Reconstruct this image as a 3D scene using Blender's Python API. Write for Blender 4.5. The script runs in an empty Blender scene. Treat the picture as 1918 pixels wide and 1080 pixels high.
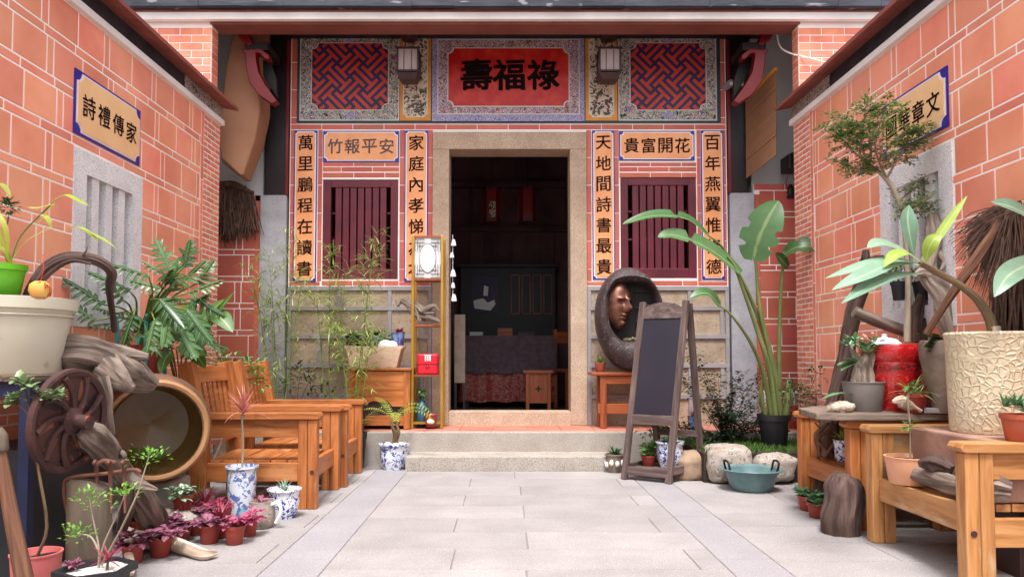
import bpy, math, random
from mathutils import Vector, Matrix, noise
R = math.radians
rng = random.Random(11)
U = rng.uniform
SC = bpy.context.scene
COL = SC.collection

# ------------------------------------------------------------------ camera, sky, sun, exposure
CAM_H = 0.95
PITCH = R(2.5)
FPX = 1385.0                       # focal length in photo pixels (photo 1918 wide)
VPX, HOR = 946.0, 667.0            # vanishing point and horizon in photo pixels
CX, CY = VPX, HOR - FPX * math.tan(PITCH)
cam = bpy.data.objects.new('camera', bpy.data.cameras.new('camera'))
COL.objects.link(cam)
cam.location = (0, 0, CAM_H)
cam.rotation_euler = (R(90) + PITCH, 0, 0)
cam.data.sensor_width = 36
cam.data.lens = FPX / 1918 * 36
cam.data.shift_x = (959 - CX) / 1918
cam.data.shift_y = (CY - 540) / 1918
cam.data.clip_start = 0.05
cam.data.clip_end = 500
SC.camera = cam

SUN_EL, SUN_AZ = 66, 182           # degrees; soft high sun behind the camera, veiled by cloud
w = bpy.data.worlds.new('World')
SC.world = w
w.use_nodes = True
nt = w.node_tree
sky = nt.nodes.new('ShaderNodeTexSky')
sky.sky_type = 'NISHITA'
sky.sun_disc = False
sky.sun_elevation = R(SUN_EL)
sky.sun_rotation = R(SUN_AZ)
sky.air_density = 1.0
sky.dust_density = 4.0
sky.ozone_density = 0.6
hs = nt.nodes.new('ShaderNodeHueSaturation')
hs.inputs['Saturation'].default_value = 0.18     # cloud cover: nearly white sky
nt.links.new(sky.outputs[0], hs.inputs['Color'])
nt.links.new(hs.outputs[0], nt.nodes['Background'].inputs[0])
nt.nodes['Background'].inputs[1].default_value = 0.15
sl = bpy.data.lights.new('sun', 'SUN')
sl.energy = 1.8
sl.angle = R(14)
sl.color = (1.0, 0.975, 0.955)
sun = bpy.data.objects.new('sun', sl)
COL.objects.link(sun)
az = R(SUN_AZ)
sdir = Vector((math.sin(az) * math.cos(R(SUN_EL)), math.cos(az) * math.cos(R(SUN_EL)), math.sin(R(SUN_EL))))
sun.rotation_euler = sdir.to_track_quat('Z', 'Y').to_euler()
SC.view_settings.view_transform = 'Standard'
SC.view_settings.look = 'None'
SC.view_settings.exposure = 1.22
SC.view_settings.gamma = 1.0
SC.render.engine = 'CYCLES'
SC.cycles.use_denoising = True
SC.cycles.max_bounces = 8

# ------------------------------------------------------------------ measuring helpers (photo pixel -> point in the place)
def ray(px, py):
    a, b = (px - CX) / FPX, -(py - CY) / FPX
    cp, sp = math.cos(PITCH), math.sin(PITCH)
    return Vector((a, cp - b * sp, sp + b * cp))
def P(px, py, Y):                  # point at depth Y
    d = ray(px, py)
    return Vector((0, 0, CAM_H)) + d * (Y / d.y)
def G(px, py, z=0.0):              # point on the level z
    d = ray(px, py)
    return Vector((0, 0, CAM_H)) + d * ((z - CAM_H) / d.z)
def WX(px, py, X):                 # point on a side wall
    d = ray(px, py)
    return Vector((0, 0, CAM_H)) + d * (X / d.x)

# ------------------------------------------------------------------ mesh builder
def V(*a):
    return Vector(a[0]) if len(a) == 1 else Vector(a)
def cat(pts, rad, n):
    """Catmull-Rom resampling of a path with radii, n steps per span"""
    if len(pts) == 2 and n == 1:
        return [V(p) for p in pts], list(rad)
    p = [V(q) for q in pts]
    p = [p[0] * 2 - p[1]] + p + [p[-1] * 2 - p[-2]]
    r = [rad[0]] + list(rad) + [rad[-1]]
    op, orr = [], []
    for i in range(1, len(p) - 2):
        for k in range(n):
            t = k / n
            a, b, c, d = p[i - 1], p[i], p[i + 1], p[i + 2]
            op.append(0.5 * ((2 * b) + (c - a) * t + (2 * a - 5 * b + 4 * c - d) * t * t + (3 * b - a - 3 * c + d) * t ** 3))
            orr.append(r[i] * (1 - t) + r[i + 1] * t)
    op.append(p[-2]); orr.append(r[-2])
    return op, orr

class M:
    def __init__(s):
        s.v, s.f, s.tc, s.rnd, s.mi, s.sm = [], [], [], [], [], []
        s.cur = 0
    def face(s, idx, rnd=0.5, sm=False):
        s.f.append(idx); s.rnd.append(rnd); s.mi.append(s.cur); s.sm.append(sm)
    def vert(s, co, tc=None):
        s.v.append(tuple(co)); s.tc.append(tuple(tc) if tc is not None else tuple(co))
        return len(s.v) - 1
    def box(s, a, b, mx=None, rnd=None):
        """box between corners a and b; grain (tc.z) runs along its longest side"""
        x0, x1 = sorted((a[0], b[0])); y0, y1 = sorted((a[1], b[1])); z0, z1 = sorted((a[2], b[2]))
        L = (x1 - x0, y1 - y0, z1 - z0)
        k = L.index(max(L))
        off = (U(-5, 5), U(-5, 5), U(-5, 5))
        ids = []
        for x, y, z in ((x0, y0, z0), (x1, y0, z0), (x1, y1, z0), (x0, y1, z0), (x0, y0, z1), (x1, y0, z1), (x1, y1, z1), (x0, y1, z1)):
            c = (x, y, z)
            t = (c[(k + 1) % 3] + off[0], c[(k + 2) % 3] + off[1], c[k] + off[2])
            q = V(c)
            if mx: q = mx @ q
            ids.append(s.vert(q, t))
        r = rng.random() if rnd is None else rnd
        for q in ((0, 3, 2, 1), (4, 5, 6, 7), (0, 1, 5, 4), (1, 2, 6, 5), (2, 3, 7, 6), (3, 0, 4, 7)):
            s.face([ids[i] for i in q], r)
        return s
    def beam(s, p, q, wx, wy, up=(0, 0, 1)):
        """rectangular bar from p to q, wx across, wy along 'up'"""
        p, q = V(p), V(q)
        d = (q - p); L = d.length; d.normalize()
        u = V(up); x = d.cross(u)
        if x.length < 1e-4: x = d.cross(V(1, 0, 0))
        x.normalize(); u = x.cross(d)
        m = Matrix((x, u, d)).transposed().to_4x4()
        m.translation = p
        return s.box((-wx / 2, -wy / 2, 0), (wx / 2, wy / 2, L), m)
    def tube(s, pts, rad, n=8, cap=True, rough=0.0, step=1, freq=3.0, rnd=None, flat=1.0):
        if not hasattr(rad, '__len__'): rad = [rad] * len(pts)
        if len(pts) > 2 or step > 1: pts, rad = cat(pts, rad, step)
        pts = [V(p) for p in pts]
        sd = V(U(0, 50), U(0, 50), U(0, 50))
        ref = V(0.123, 0.31, 0.94).normalized()
        rings = []; ln = U(0, 3)
        rr = rng.random() if rnd is None else rnd
        prev = None
        for i, p in enumerate(pts):
            d = (pts[min(i + 1, len(pts) - 1)] - pts[max(i - 1, 0)])
            if d.length < 1e-9: d = V(0, 0, 1)
            d.normalize()
            if prev is None:
                x = d.cross(ref)
                if x.length < 0.1: x = d.cross(V(1, 0, 0))
            else:
                x = prev - d * prev.dot(d)
            x.normalize(); y = d.cross(x); prev = x
            if i: ln += (p - pts[i - 1]).length
            ring = []
            for k in range(n):
                a = 2 * math.pi * k / n
                r = rad[i]
                if rough:
                    nv = noise.noise(V(math.cos(a) * 1.1, math.sin(a) * 1.1, ln * freq) + sd) + 0.6 * noise.noise(V(math.cos(a) * 3.2, math.sin(a) * 3.2, ln * freq * 1.3) + sd) + .35 * noise.noise(V(math.cos(a) * 7, math.sin(a) * 7, ln * freq * .8) + sd)
                    r *= 1 + rough * nv * 1.5
                ring.append(s.vert(p + x * (math.cos(a) * r) + y * (math.sin(a) * r * flat), (math.cos(a) * rad[i], math.sin(a) * rad[i], ln)))
            rings.append(ring)
        for a, b in zip(rings, rings[1:]):
            for k in range(n):
                s.face([a[k], a[(k + 1) % n], b[(k + 1) % n], b[k]], rr, True)
        if cap:
            s.face(rings[0][::-1], rr, False); s.face(rings[-1], rr, False)
        return s
    def lathe(s, prof, n=28, c=(0, 0, 0), mx=None, rough=0.0, cap=True, amin=0, rnd=0.5):
        rings = []; c = V(c); sd = V(U(0, 9), U(0, 9), U(0, 9))
        for r, z in prof:
            ring = []
            for k in range(n):
                a = 2 * math.pi * (k + amin) / n
                q = V(math.cos(a) * r, math.sin(a) * r, z)
                t = q.copy()
                if rough: q *= 1 + rough * noise.noise(q * 6 + sd)
                q = q + c
                if mx: q = mx @ q
                ring.append(s.vert(q, t))
            rings.append(ring)
        for a, b in zip(rings, rings[1:]):
            for k in range(n):
                s.face([a[k], a[(k + 1) % n], b[(k + 1) % n], b[k]], rnd, True)
        if cap and prof[0][0] > 1e-5: s.face(rings[0][::-1], rnd)
        if cap and prof[-1][0] > 1e-5: s.face(rings[-1], rnd)
        return s
    def prism(s, poly, d0, d1, fn=None, rnd=None):
        """outline poly (u,v) extruded from d0 to d1; fn(u,v,d) -> point (default x,z outline along y)"""
        fn = fn or (lambda u, v, d: (u, d, v))
        r = rng.random() if rnd is None else rnd
        a = [s.vert(fn(u, v, d0), (v, d0, u)) for u, v in poly]
        b = [s.vert(fn(u, v, d1), (v, d1, u)) for u, v in poly]
        n = len(poly)
        s.face(a[::-1], r); s.face(b, r)
        for k in range(n):
            s.face([a[k], a[(k + 1) % n], b[(k + 1) % n], b[k]], r)
        return s
    def blade(s, pts, W, up=(0, 0, 1), prof=None, n=3, fold=0.15, rnd=None, wave=0.0):
        """leaf along a path: half width W*prof(t), folded along the midrib"""
        if len(pts) > 2: pts, _ = cat(pts, [0] * len(pts), n)
        else: pts = [V(pts[0]).lerp(V(pts[1]), i / n) for i in range(n + 1)]
        prof = prof or (lambda t: math.sin(math.pi * min(1, t * 0.96 + 0.04)) ** 0.8)
        up = V(up); m = len(pts) - 1; rows = []
        rr = rng.random() if rnd is None else rnd
        for i, p in enumerate(pts):
            t = i / m
            d = (pts[min(i + 1, m)] - pts[max(i - 1, 0)]).normalized()
            x = d.cross(up)
            if x.length < 1e-3: x = d.cross(V(1, 0.3, 0))
            x.normalize(); nn = x.cross(d)
            wd = W * max(prof(t), 0.02)
            wv = wave * W * math.sin(t * 17 + rr * 9)
            rows.append((s.vert(p - x * wd + nn * (fold * wd + wv), (-1, t, rr)), s.vert(p, (0, t, rr)), s.vert(p + x * wd + nn * (fold * wd - wv), (1, t, rr))))
        for a, b in zip(rows, rows[1:]):
            s.face([a[0], a[1], b[1], b[0]], rr, True)
            s.face([a[1], a[2], b[2], b[1]], rr, True)
        return s
    def leaf(s, b, d, L, W, up=(0, 0, 1), bend=0.5, n=4, fold=0.15, prof=None, rnd=None, wave=0.0):
        """leaf from base b heading d, drooping by 'bend' radians"""
        d = V(d).normalized(); x = d.cross(V(up))
        if x.length < 1e-3: x = d.cross(V(1, 0.2, 0))
        x.normalize(); p = V(b); pts = [p.copy()]
        for i in range(n):
            q = Matrix.Rotation(-bend * (i + 0.5) / n, 3, x) @ d
            p = p + q * (L / n); pts.append(p.copy())
        u = x.cross(d)
        if len(pts) > 2:
            return s.blade(pts, W, up=u, prof=prof, n=1, fold=fold, rnd=rnd, wave=wave)
        return s.blade(pts, W, up=u, prof=prof, n=n, fold=fold, rnd=rnd)
    def lf(s, b, d, L, W, up=(0, 0, 1), rnd=None):
        """small leaf: four-cornered, folded"""
        d = V(d).normalized(); x = d.cross(V(up))
        if x.length < 1e-3: x = d.cross(V(1, 0.2, 0))
        x.normalize(); nn = x.cross(d); b = V(b)
        r = rng.random() if rnd is None else rnd
        i0 = s.vert(b, (0, 0, r)); i1 = s.vert(b + d * L * .45 - x * W + nn * W * .3, (-1, .45, r))
        i2 = s.vert(b + d * L - nn * L * .12, (0, 1, r)); i3 = s.vert(b + d * L * .45 + x * W + nn * W * .3, (1, .45, r))
        s.face([i0, i3, i2], r, True); s.face([i0, i2, i1], r, True)
    def blob(s, c, rad, nu=14, nv=9, amp=0.25, freq=2.0, mx=None, rnd=None, flat=0):
        c = V(c); sd = V(U(0, 40), U(0, 40), U(0, 40)); rows = []
        r = rng.random() if rnd is None else rnd
        for j in range(nv + 1):
            th = math.pi * j / nv; row = []
            for k in range(nu):
                ph = 2 * math.pi * k / nu
                q = V(math.sin(th) * math.cos(ph), math.sin(th) * math.sin(ph), math.cos(th))
                q *= 1 + amp * (noise.noise(q * freq + sd) + .5 * noise.noise(q * freq * 2.3 + sd))
                q = V(q.x * rad[0], q.y * rad[1], q.z * rad[2])
                if flat and q.z < -rad[2] * flat: q.z = -rad[2] * flat
                if mx: q = mx @ q
                row.append(s.vert(q + c))
            rows.append(row)
        for a, b in zip(rows, rows[1:]):
            for k in range(nu):
                s.face([a[k], b[k], b[(k + 1) % nu], a[(k + 1) % nu]], r, True)
        return s
    def quad(s, pts, rnd=0.5, tcs=None):
        ids = [s.vert(p, tcs[i] if tcs else None) for i, p in enumerate(pts)]
        s.face(ids, rnd); return s
    def tile(s, fn, r, d=0.004, base=0.0):
        """raised tile on rectangle r=(u0,u1,v0,v1) of a wall; fn(u,v,d) -> point"""
        u0, u1, v0, v1 = r
        k = rng.random(); b = min(.003, (u1 - u0) * .2, (v1 - v0) * .2)
        o = [s.vert(fn(u, v, base)) for u, v in ((u0, v0), (u1, v0), (u1, v1), (u0, v1))]
        t = [s.vert(fn(u, v, base + d)) for u, v in ((u0 + b, v0 + b), (u1 - b, v0 + b), (u1 - b, v1 - b), (u0 + b, v1 - b))]
        s.face(t, k)
        for i in range(4):
            s.face([o[i], o[(i + 1) % 4], t[(i + 1) % 4], t[i]], k)
    def shift(s, off):
        o = V(off); s.v = [tuple(V(q) + o) for q in s.v]; return s
    def xf(s, mx):
        s.v = [tuple(mx @ V(q)) for q in s.v]; return s

def root_loc(o):
    l = V(0, 0, 0)
    while o is not None:
        l += o.location; o = o.parent
    return l
def PT(name, m, mat, parent=None, label=None, bevel=0.0, world=False, smooth=40):
    me = bpy.data.meshes.new(name)
    vs = m.v
    if world and parent is not None:
        o = root_loc(parent); vs = [(a - o.x, b - o.y, c - o.z) for a, b, c in vs]
    me.from_pydata(vs, [], m.f)
    mats = mat if isinstance(mat, (list, tuple)) else [mat]
    for q in mats: me.materials.append(MT[q])
    me.polygons.foreach_set('material_index', m.mi)
    me.polygons.foreach_set('use_smooth', m.sm)
    a = me.attributes.new('tc', 'FLOAT_VECTOR', 'POINT')
    a.data.foreach_set('vector', [x for t in m.tc for x in t])
    a = me.attributes.new('rnd', 'FLOAT', 'FACE')
    a.data.foreach_set('value', m.rnd)
    me.update()
    if any(m.sm): me.set_sharp_from_angle(angle=R(smooth))
    ob = bpy.data.objects.new(name, me)
    COL.objects.link(ob)
    if parent is not None: ob.parent = parent
    if label: ob['label'] = label
    if bevel:
        b = ob.modifiers.new('bevel', 'BEVEL'); b.width = bevel; b.segments = 2; b.limit_method = 'ANGLE'; b.angle_limit = R(50)
    return ob
def PW(name, m, mat, parent, label=None, bevel=0.0):
    return PT(name, m, mat, parent, label, bevel, True)
def TAG(o, label, catg, group=None):
    o['label'] = label; o['category'] = catg
    if group: o['group'] = group
    return o
def T(name, label, catg, loc=(0, 0, 0), rz=0.0, group=None):
    o = bpy.data.objects.new(name, None); COL.objects.link(o)
    o.location = loc; o.rotation_euler = (0, 0, rz); o.empty_display_size = .1
    return TAG(o, label, catg, group)
def ST(name, m, mat):
    o = PT(name, m, mat); o['kind'] = 'structure'; return o
def base_of(m):
    zs = [q[2] for q in m.v]; n = len(zs)
    return (sum(q[0] for q in m.v) / n, sum(q[1] for q in m.v) / n, min(zs))
def SOLO(name, m, mat, label, catg, group=None, bevel=0.0):
    """thing that is a single mesh built in world coordinates; origin at its base"""
    b = V(base_of(m)); m.shift(-b)
    o = PT(name, m, mat, None, None, bevel); o.location = b
    return TAG(o, label, catg, group)
def dup(root, loc, rz=None, label=None):
    r = root.copy(); COL.objects.link(r); r.location = loc
    if rz is not None: r.rotation_euler = (0, 0, rz)
    if label: r['label'] = label
    for ch in list(root.children):
        c = ch.copy(); COL.objects.link(c); c.parent = r
        for g in list(ch.children):
            d = g.copy(); COL.objects.link(d); d.parent = c
    return r

# ------------------------------------------------------------------ materials
MT = {}
def lin(c):
    c = tuple(c)[:3]
    return tuple((x / 255 / 12.92) if x / 255 <= .04045 else (((x / 255) + .055) / 1.055) ** 2.4 for x in c) + (1,)
class N:
    def __init__(s, name):
        s.m = bpy.data.materials.new(name); s.m.use_nodes = True
        s.nt = s.m.node_tree; s.b = s.nt.nodes['Principled BSDF']; MT[name] = s.m
    def n(s, t, **kw):
        q = s.nt.nodes.new('ShaderNode' + t)
        for k, v in kw.items(): setattr(q, k, v)
        return q
    def l(s, a, b): s.nt.links.new(a, b)
    def co(s, kind, scale=(1, 1, 1)):
        if kind == 'tc':
            a = s.n('Attribute', attribute_name='tc').outputs['Vector']
        else:
            a = s.n('TexCoord').outputs['Object']
        mp = s.n('Mapping'); mp.inputs['Scale'].default_value = scale
        s.l(a, mp.inputs[0]); return mp.outputs[0]
    def noise(s, co, scale, detail=4, rough=.55, dist=0):
        q = s.n('TexNoise'); q.inputs['Scale'].default_value = scale; q.inputs['Detail'].default_value = detail
        q.inputs['Roughness'].default_value = rough; q.inputs['Distortion'].default_value = dist
        s.l(co, q.inputs['Vector']); return q.outputs['Fac']
    def ramp(s, fac, stops, const=False):
        q = s.n('ValToRGB'); e = q.color_ramp.elements
        if const: q.color_ramp.interpolation = 'CONSTANT'
        while len(e) < len(stops): e.new(0.5)
        for i, (p, c) in enumerate(stops):
            e[i].position = p; e[i].color = c if len(c) == 4 and max(c) <= 1.0 else lin(c)
        s.l(fac, q.inputs[0]); return q.outputs[0]
    def mix(s, fac, a, b, mode='MIX'):
        q = s.n('MixRGB', blend_type=mode)
        for inp, val in ((0, fac), (1, a), (2, b)):
            if hasattr(val, 'is_linked'): s.l(val, q.inputs[inp])
            elif inp == 0: q.inputs[0].default_value = val
            else: q.inputs[inp].default_value = val
        return q.outputs[0]
    def math(s, op, a, b=0.0):
        q = s.n('Math', operation=op)
        for i, val in enumerate((a, b)):
            if hasattr(val, 'is_linked'): s.l(val, q.inputs[i])
            else: q.inputs[i].default_value = val
        return q.outputs[0]
    def rndv(s, col, amt, hue=0.0):
        at = s.n('Attribute', attribute_name='rnd').outputs['Fac']
        v = s.math('MULTIPLY_ADD', at, 2 * amt); v.node.inputs[2].default_value = 1 - amt
        h = s.n('HueSaturation'); s.l(col, h.inputs['Color']); s.l(v, h.inputs['Value'])
        if hue:
            hu = s.math('MULTIPLY_ADD', s.math('FRACT', s.math('MULTIPLY', at, 7.31)), hue * 2); hu.node.inputs[2].default_value = .5 - hue
            s.l(hu, h.inputs['Hue'])
        return h.outputs[0]
    def bump(s, h, strength, dist=.01):
        q = s.n('Bump'); q.inputs['Strength'].default_value = strength; q.inputs['Distance'].default_value = dist
        s.l(h, q.inputs['Height']); s.l(q.outputs[0], s.b.inputs['Normal'])
    def fin(s, col, rough=.6, spec=.4, metal=0.0, coat=0.0):
        if hasattr(col, 'is_linked'): s.l(col, s.b.inputs['Base Color'])
        else: s.b.inputs['Base Color'].default_value = col
        if hasattr(rough, 'is_linked'): s.l(rough, s.b.inputs['Roughness'])
        else: s.b.inputs['Roughness'].default_value = rough
        s.b.inputs['Specular IOR Level'].default_value = spec
        s.b.inputs['Metallic'].default_value = metal
        s.b.inputs['Coat Weight'].default_value = coat
        return s.m
def pm(name, c1, c2=None, scale=4, rough=.6, bump=0, bscale=40, coord='obj', stretch=(1, 1, 1), rnd=0, metal=0, spec=.4, coat=0, speck=None, lo=.35, hi=.65):
    n = N(name); co = n.co(coord, stretch)
    if c2 is None: c2 = tuple(x * .82 for x in c1)
    f = n.noise(co, scale)
    col = n.ramp(f, [(lo, lin(c1)), (hi, lin(c2))])
    if speck:
        for sc, thr, cc in speck:
            g = n.noise(co, sc, 2)
            col = n.mix(n.ramp(g, [(thr - .02, (0, 0, 0, 1)), (thr + .02, (1, 1, 1, 1))]), col, lin(cc))
    if rnd: col = n.rndv(col, rnd, .008 if name.startswith('tile') else 0)
    if bump: n.bump(n.noise(co, bscale, 6), bump)
    return n.fin(col, rough, spec, metal, coat)
def wood(name, c1, c2, c3, rough=.5, bump=.15, coat=0.0, rnd=.12, gs=1.0, wear=None):
    n = N(name); co = n.co('tc', (1, 1, .09))
    f = n.noise(co, 26 * gs, 5, .6, .6)
    col = n.ramp(f, [(.32, lin(c3)), (.5, lin(c1)), (.70, lin(c2))])
    kn = n.noise(n.co('tc', (1, 1, .35)), 9 * gs, 1)
    col = n.mix(n.ramp(kn, [(.70, (0, 0, 0, 1)), (.78, (1, 1, 1, 1))]), col, lin(c3))
    if wear:
        g = n.noise(n.co('tc', (1, 1, .3)), 7, 5, .65)
        col = n.mix(n.ramp(g, [(.54, (0, 0, 0, 1)), (.66, (.75, .75, .75, 1))]), col, lin(wear))
    if rnd: col = n.rndv(col, rnd)
    n.bump(f, min(bump, 1), .004 if bump < .7 else .014)
    return n.fin(col, rough, .35, 0, coat)
def leafm(name, c1, c2, rib=None, rough=.42, trans=.25, edge=None, var=.25, stripe=None):
    n = N(name)
    at = n.n('Attribute', attribute_name='rnd').outputs['Fac']
    col = n.mix(at, lin(c1), lin(c2))
    sp = n.n('SeparateXYZ'); n.l(n.n('Attribute', attribute_name='tc').outputs['Vector'], sp.inputs[0])
    au = n.math('ABSOLUTE', sp.outputs[0])
    if rib: col = n.mix(n.ramp(au, [(.05, (1, 1, 1, 1)), (.14, (0, 0, 0, 1))]), col, lin(rib))
    if edge: col = n.mix(n.ramp(au, [(.5, (0, 0, 0, 1)), (.75, (1, 1, 1, 1))]), col, lin(edge))
    ns = n.noise(n.co('obj'), 14, 3)
    h = n.n('HueSaturation'); n.l(col, h.inputs['Color']); n.l(n.math('MULTIPLY_ADD', ns, var * 2), h.inputs['Value'])
    h.inputs['Value'].links[0].from_node.inputs[2].default_value = 1 - var
    col = h.outputs[0]
    n.fin(col, rough, .4)
    tr = n.n('BsdfTranslucent'); n.l(col, tr.inputs[0])
    mx = n.n('MixShader'); mx.inputs[0].default_value = trans
    n.l(n.b.outputs[0], mx.inputs[1]); n.l(tr.outputs[0], mx.inputs[2])
    out = n.nt.nodes['Material Output']; n.l(mx.outputs[0], out.inputs['Surface'])
    return n.m
def porcelain(name, base, blue, sc=46, thr=.53, lo=None):
    n = N(name); co = n.co('tc')
    f = n.noise(co, sc, 4, .6, 1.2)
    g = n.noise(co, sc * .45, 2, .5, .5)
    f = n.math('ADD', f, n.math('MULTIPLY', n.math('SUBTRACT', g, .5), .5))
    col = n.ramp(f, [(thr - .01, lin(base)), (thr + .02, lin(blue))])
    if lo:
        q = n.noise(co, 9, 1)
        col = n.mix(n.ramp(q, [(.62, (0, 0, 0, 1)), (.66, (1, 1, 1, 1))]), col, lin(lo))
    return n.fin(col, .18, .5, 0, .5)

pm('tile_red', (242, 164, 135), (224, 136, 108), 1.6, .62, .12, 60, rnd=.11)
pm('tile_brick', (230, 146, 120), (212, 124, 100), 6, .7, .2, 70, rnd=.14)
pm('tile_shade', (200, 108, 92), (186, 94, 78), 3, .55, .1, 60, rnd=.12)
pm('mortar_white', (250, 244, 240), (240, 232, 226), 5, .85)
pm('granite_white', (232, 230, 232), (216, 214, 218), 8, .75, .15, 90, speck=[(150, .60, (166, 164, 168)), (110, .66, (240, 238, 236))])
pm('granite_pave', (157, 151, 149), (142, 136, 135), 2.6, .8, .15, 80, rnd=.075, speck=[(170, .60, (120, 116, 121)), (120, .64, (182, 178, 183))])
pm('granite_strip', (153, 148, 151), (143, 138, 141), 2, .8, .12, 80, rnd=.04, speck=[(170, .60, (114, 112, 119)), (120, .64, (174, 172, 178))])
pm('joint_dark', (140, 132, 131), (122, 115, 114), 6, .9)
pm('granite_tan', (186, 164, 142), (170, 146, 126), 6, .8, .2, 110, speck=[(120, .58, (150, 128, 106)), (150, .64, (222, 208, 190))])
pm('granite_step', (170, 162, 154), (154, 145, 136), 5, .8, .25, 100, speck=[(130, .58, (124, 115, 107)), (160, .64, (196, 190, 182))])
pm('stone_base', (176, 158, 138), (152, 134, 114), 7, .85, .5, 26, rnd=.1, speck=[(45, .62, (142, 120, 94))])
pm('joint_grey', (156, 151, 152), (140, 135, 137), 6, .8)
pm('column_grey', (172, 172, 178), (156, 156, 163), 9, .7, .1, 80, speck=[(120, .62, (136, 136, 142))])
pm('platform_tile', (190, 122, 104), (176, 106, 88), 3, .7, rnd=.1)
pm('plaster', (206, 206, 206), (186, 188, 190), 2, .9)
pm('dark_wood', (34, 26, 28), (22, 18, 21), 5, .5)
pm('room_dark', (112, 78, 76), (84, 58, 58), 2, .7, rnd=.2)
pm('room_floor', (84, 60, 56), (66, 46, 44), 3, .6)
pm('roof_slate', (66, 68, 80), (40, 42, 50), 5, .8, .5, 22, stretch=(.5, 1, 2), speck=[(9, .66, (128, 128, 132))])
pm('white_paint', (245, 243, 241), (230, 227, 224), 3, .6)
pm('beam_brown', (136, 82, 70), (118, 68, 60), 3, .6)
pm('coping_red', (150, 84, 72), (128, 68, 60), 5, .7, .2)
pm('frieze_black', (40, 38, 46), (56, 54, 62), 7, .7)
pm('red_lacquer', (120, 13, 20), (100, 10, 17), 4, .4)
pm('maroon', (106, 34, 48), (88, 28, 42), 5, .45)
pm('blue_frame', (44, 34, 138), (54, 44, 152), 6, .35)
pm('white_line', (236, 226, 226), (224, 212, 212), 6, .5)
pm('panel_orange', (238, 168, 116), (228, 152, 100), 7, .4)
pm('panel_cream', (244, 200, 150), (236, 188, 138), 4, .4)
pm('ink_brown', (48, 20, 14), (30, 13, 11), 20, .8, spec=.1)
pm('ink_black', (16, 10, 12), (24, 12, 12), 16, .8, spec=.1)
pm('ink_grey', (92, 74, 70), (70, 54, 52), 9, .5)
pm('teal_frame', (40, 66, 74), (30, 50, 58), 5, .5)
pm('plaque_red', (180, 22, 26), (198, 58, 34), 9, .4, lo=.45, hi=.7)
pm('lattice_red', (190, 64, 50), (172, 54, 44), 6, .5)
pm('lattice_blue', (48, 30, 78), (38, 24, 62), 6, .5)
pm('gold_yellow', (214, 142, 44), (200, 126, 36), 6, .5)
pm('line_pale', (206, 206, 196), (190, 192, 184), 8, .5)
def floral(name, cols, sc):
    n = N(name); co = n.co('obj')
    f = n.noise(co, sc, 3, .55, 1.6)
    k = len(cols); lo, hi = .34, .66
    col = n.ramp(f, [(lo + (hi - lo) * i / k if i else 0.0, lin(c)) for i, c in enumerate(cols)], True)
    return n.fin(col, .5)
floral('floral_green', [(20, 18, 26), (150, 166, 140), (26, 24, 34), (214, 206, 206), (140, 160, 132), (186, 116, 130), (60, 56, 120)], 22)
floral('floral_blue', [(44, 34, 130), (224, 216, 212), (190, 124, 70), (48, 38, 150), (214, 202, 192), (22, 20, 34), (160, 92, 56)], 24)
floral('floral_edge', [(66, 58, 140), (196, 190, 200), (74, 62, 150), (188, 184, 196)], 60)
floral('landscape', [(56, 54, 58), (92, 100, 84), (196, 180, 158), (216, 200, 178), (206, 190, 168), (150, 140, 124), (70, 74, 62)], 12)
floral('frieze_paint', [(40, 38, 46), (196, 190, 180), (60, 86, 130), (206, 196, 180), (150, 120, 70), (60, 58, 66)], 22)
wood('wood_chair', (170, 102, 54), (188, 122, 72), (136, 76, 38), .5, .15, .05, wear=(186, 132, 86))
wood('wood_pine', (180, 128, 78), (194, 148, 100), (148, 98, 56), .5, .15, .05, wear=(196, 172, 138))
wood('wood_cabinet', (172, 102, 52), (186, 118, 66), (138, 76, 36), .4, .08, .2)
wood('wood_bench', (150, 78, 44), (166, 92, 54), (118, 56, 30), .45)
wood('wood_board', (92, 76, 72), (116, 98, 92), (66, 52, 50), .7, .4)
wood('driftwood', (112, 98, 88), (158, 142, 130), (52, 42, 36), .85, .9, 0, .1, .9)
wood('driftwood_dark', (84, 66, 60), (116, 94, 86), (44, 34, 31), .85, .9, 0, .1, .9)
wood('driftwood_pale', (196, 178, 160), (216, 202, 186), (144, 122, 104), .8, .5, 0, .1, .8)
wood('driftwood_brown', (116, 80, 60), (142, 104, 82), (76, 50, 38), .8, .7, 0, .1)
wood('bark_light', (156, 142, 130), (186, 174, 160), (104, 90, 80), .9, 1.2, 0, .1, 1.2)
wood('stem_grey', (150, 138, 120), (172, 160, 142), (112, 100, 84), .8, .6, 0, .1, 2)
wood('stem_green', (106, 128, 58), (130, 146, 76), (82, 100, 46), .5, .2, 0, .1)
wood('stem_bop', (104, 116, 66), (130, 138, 86), (80, 86, 52), .45, .15, 0, .1)
wood('stem_brown', (106, 86, 62), (126, 106, 80), (78, 62, 46), .7, .4, 0, .1, 2)
wood('plank_grey', (120, 104, 92), (150, 134, 120), (76, 62, 54), .85, .8, 0, .1)
pm('block_brown', (170, 132, 116), (146, 110, 96), 5, .8, .3, 30)
pm('rust', (84, 56, 52), (62, 42, 42), 9, .75, .4, 40, metal=.15, speck=[(14, .66, (128, 70, 48))])
pm('rust_bright', (120, 76, 58), (92, 58, 48), 12, .8, .4, 50)
pm('jar_glaze', (128, 100, 56), (104, 80, 44), 4, .35, .1, coat=.2)
pm('jar_rim', (168, 124, 82), (144, 104, 68), 5, .5, .1)
pm('jar_out', (122, 92, 74), (90, 66, 54), 5, .5, .2)
pm('terracotta', (176, 92, 66), (160, 78, 56), 6, .8, .1)
pm('plastic_brick', (150, 62, 48), (134, 52, 42), 6, .55)
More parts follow.
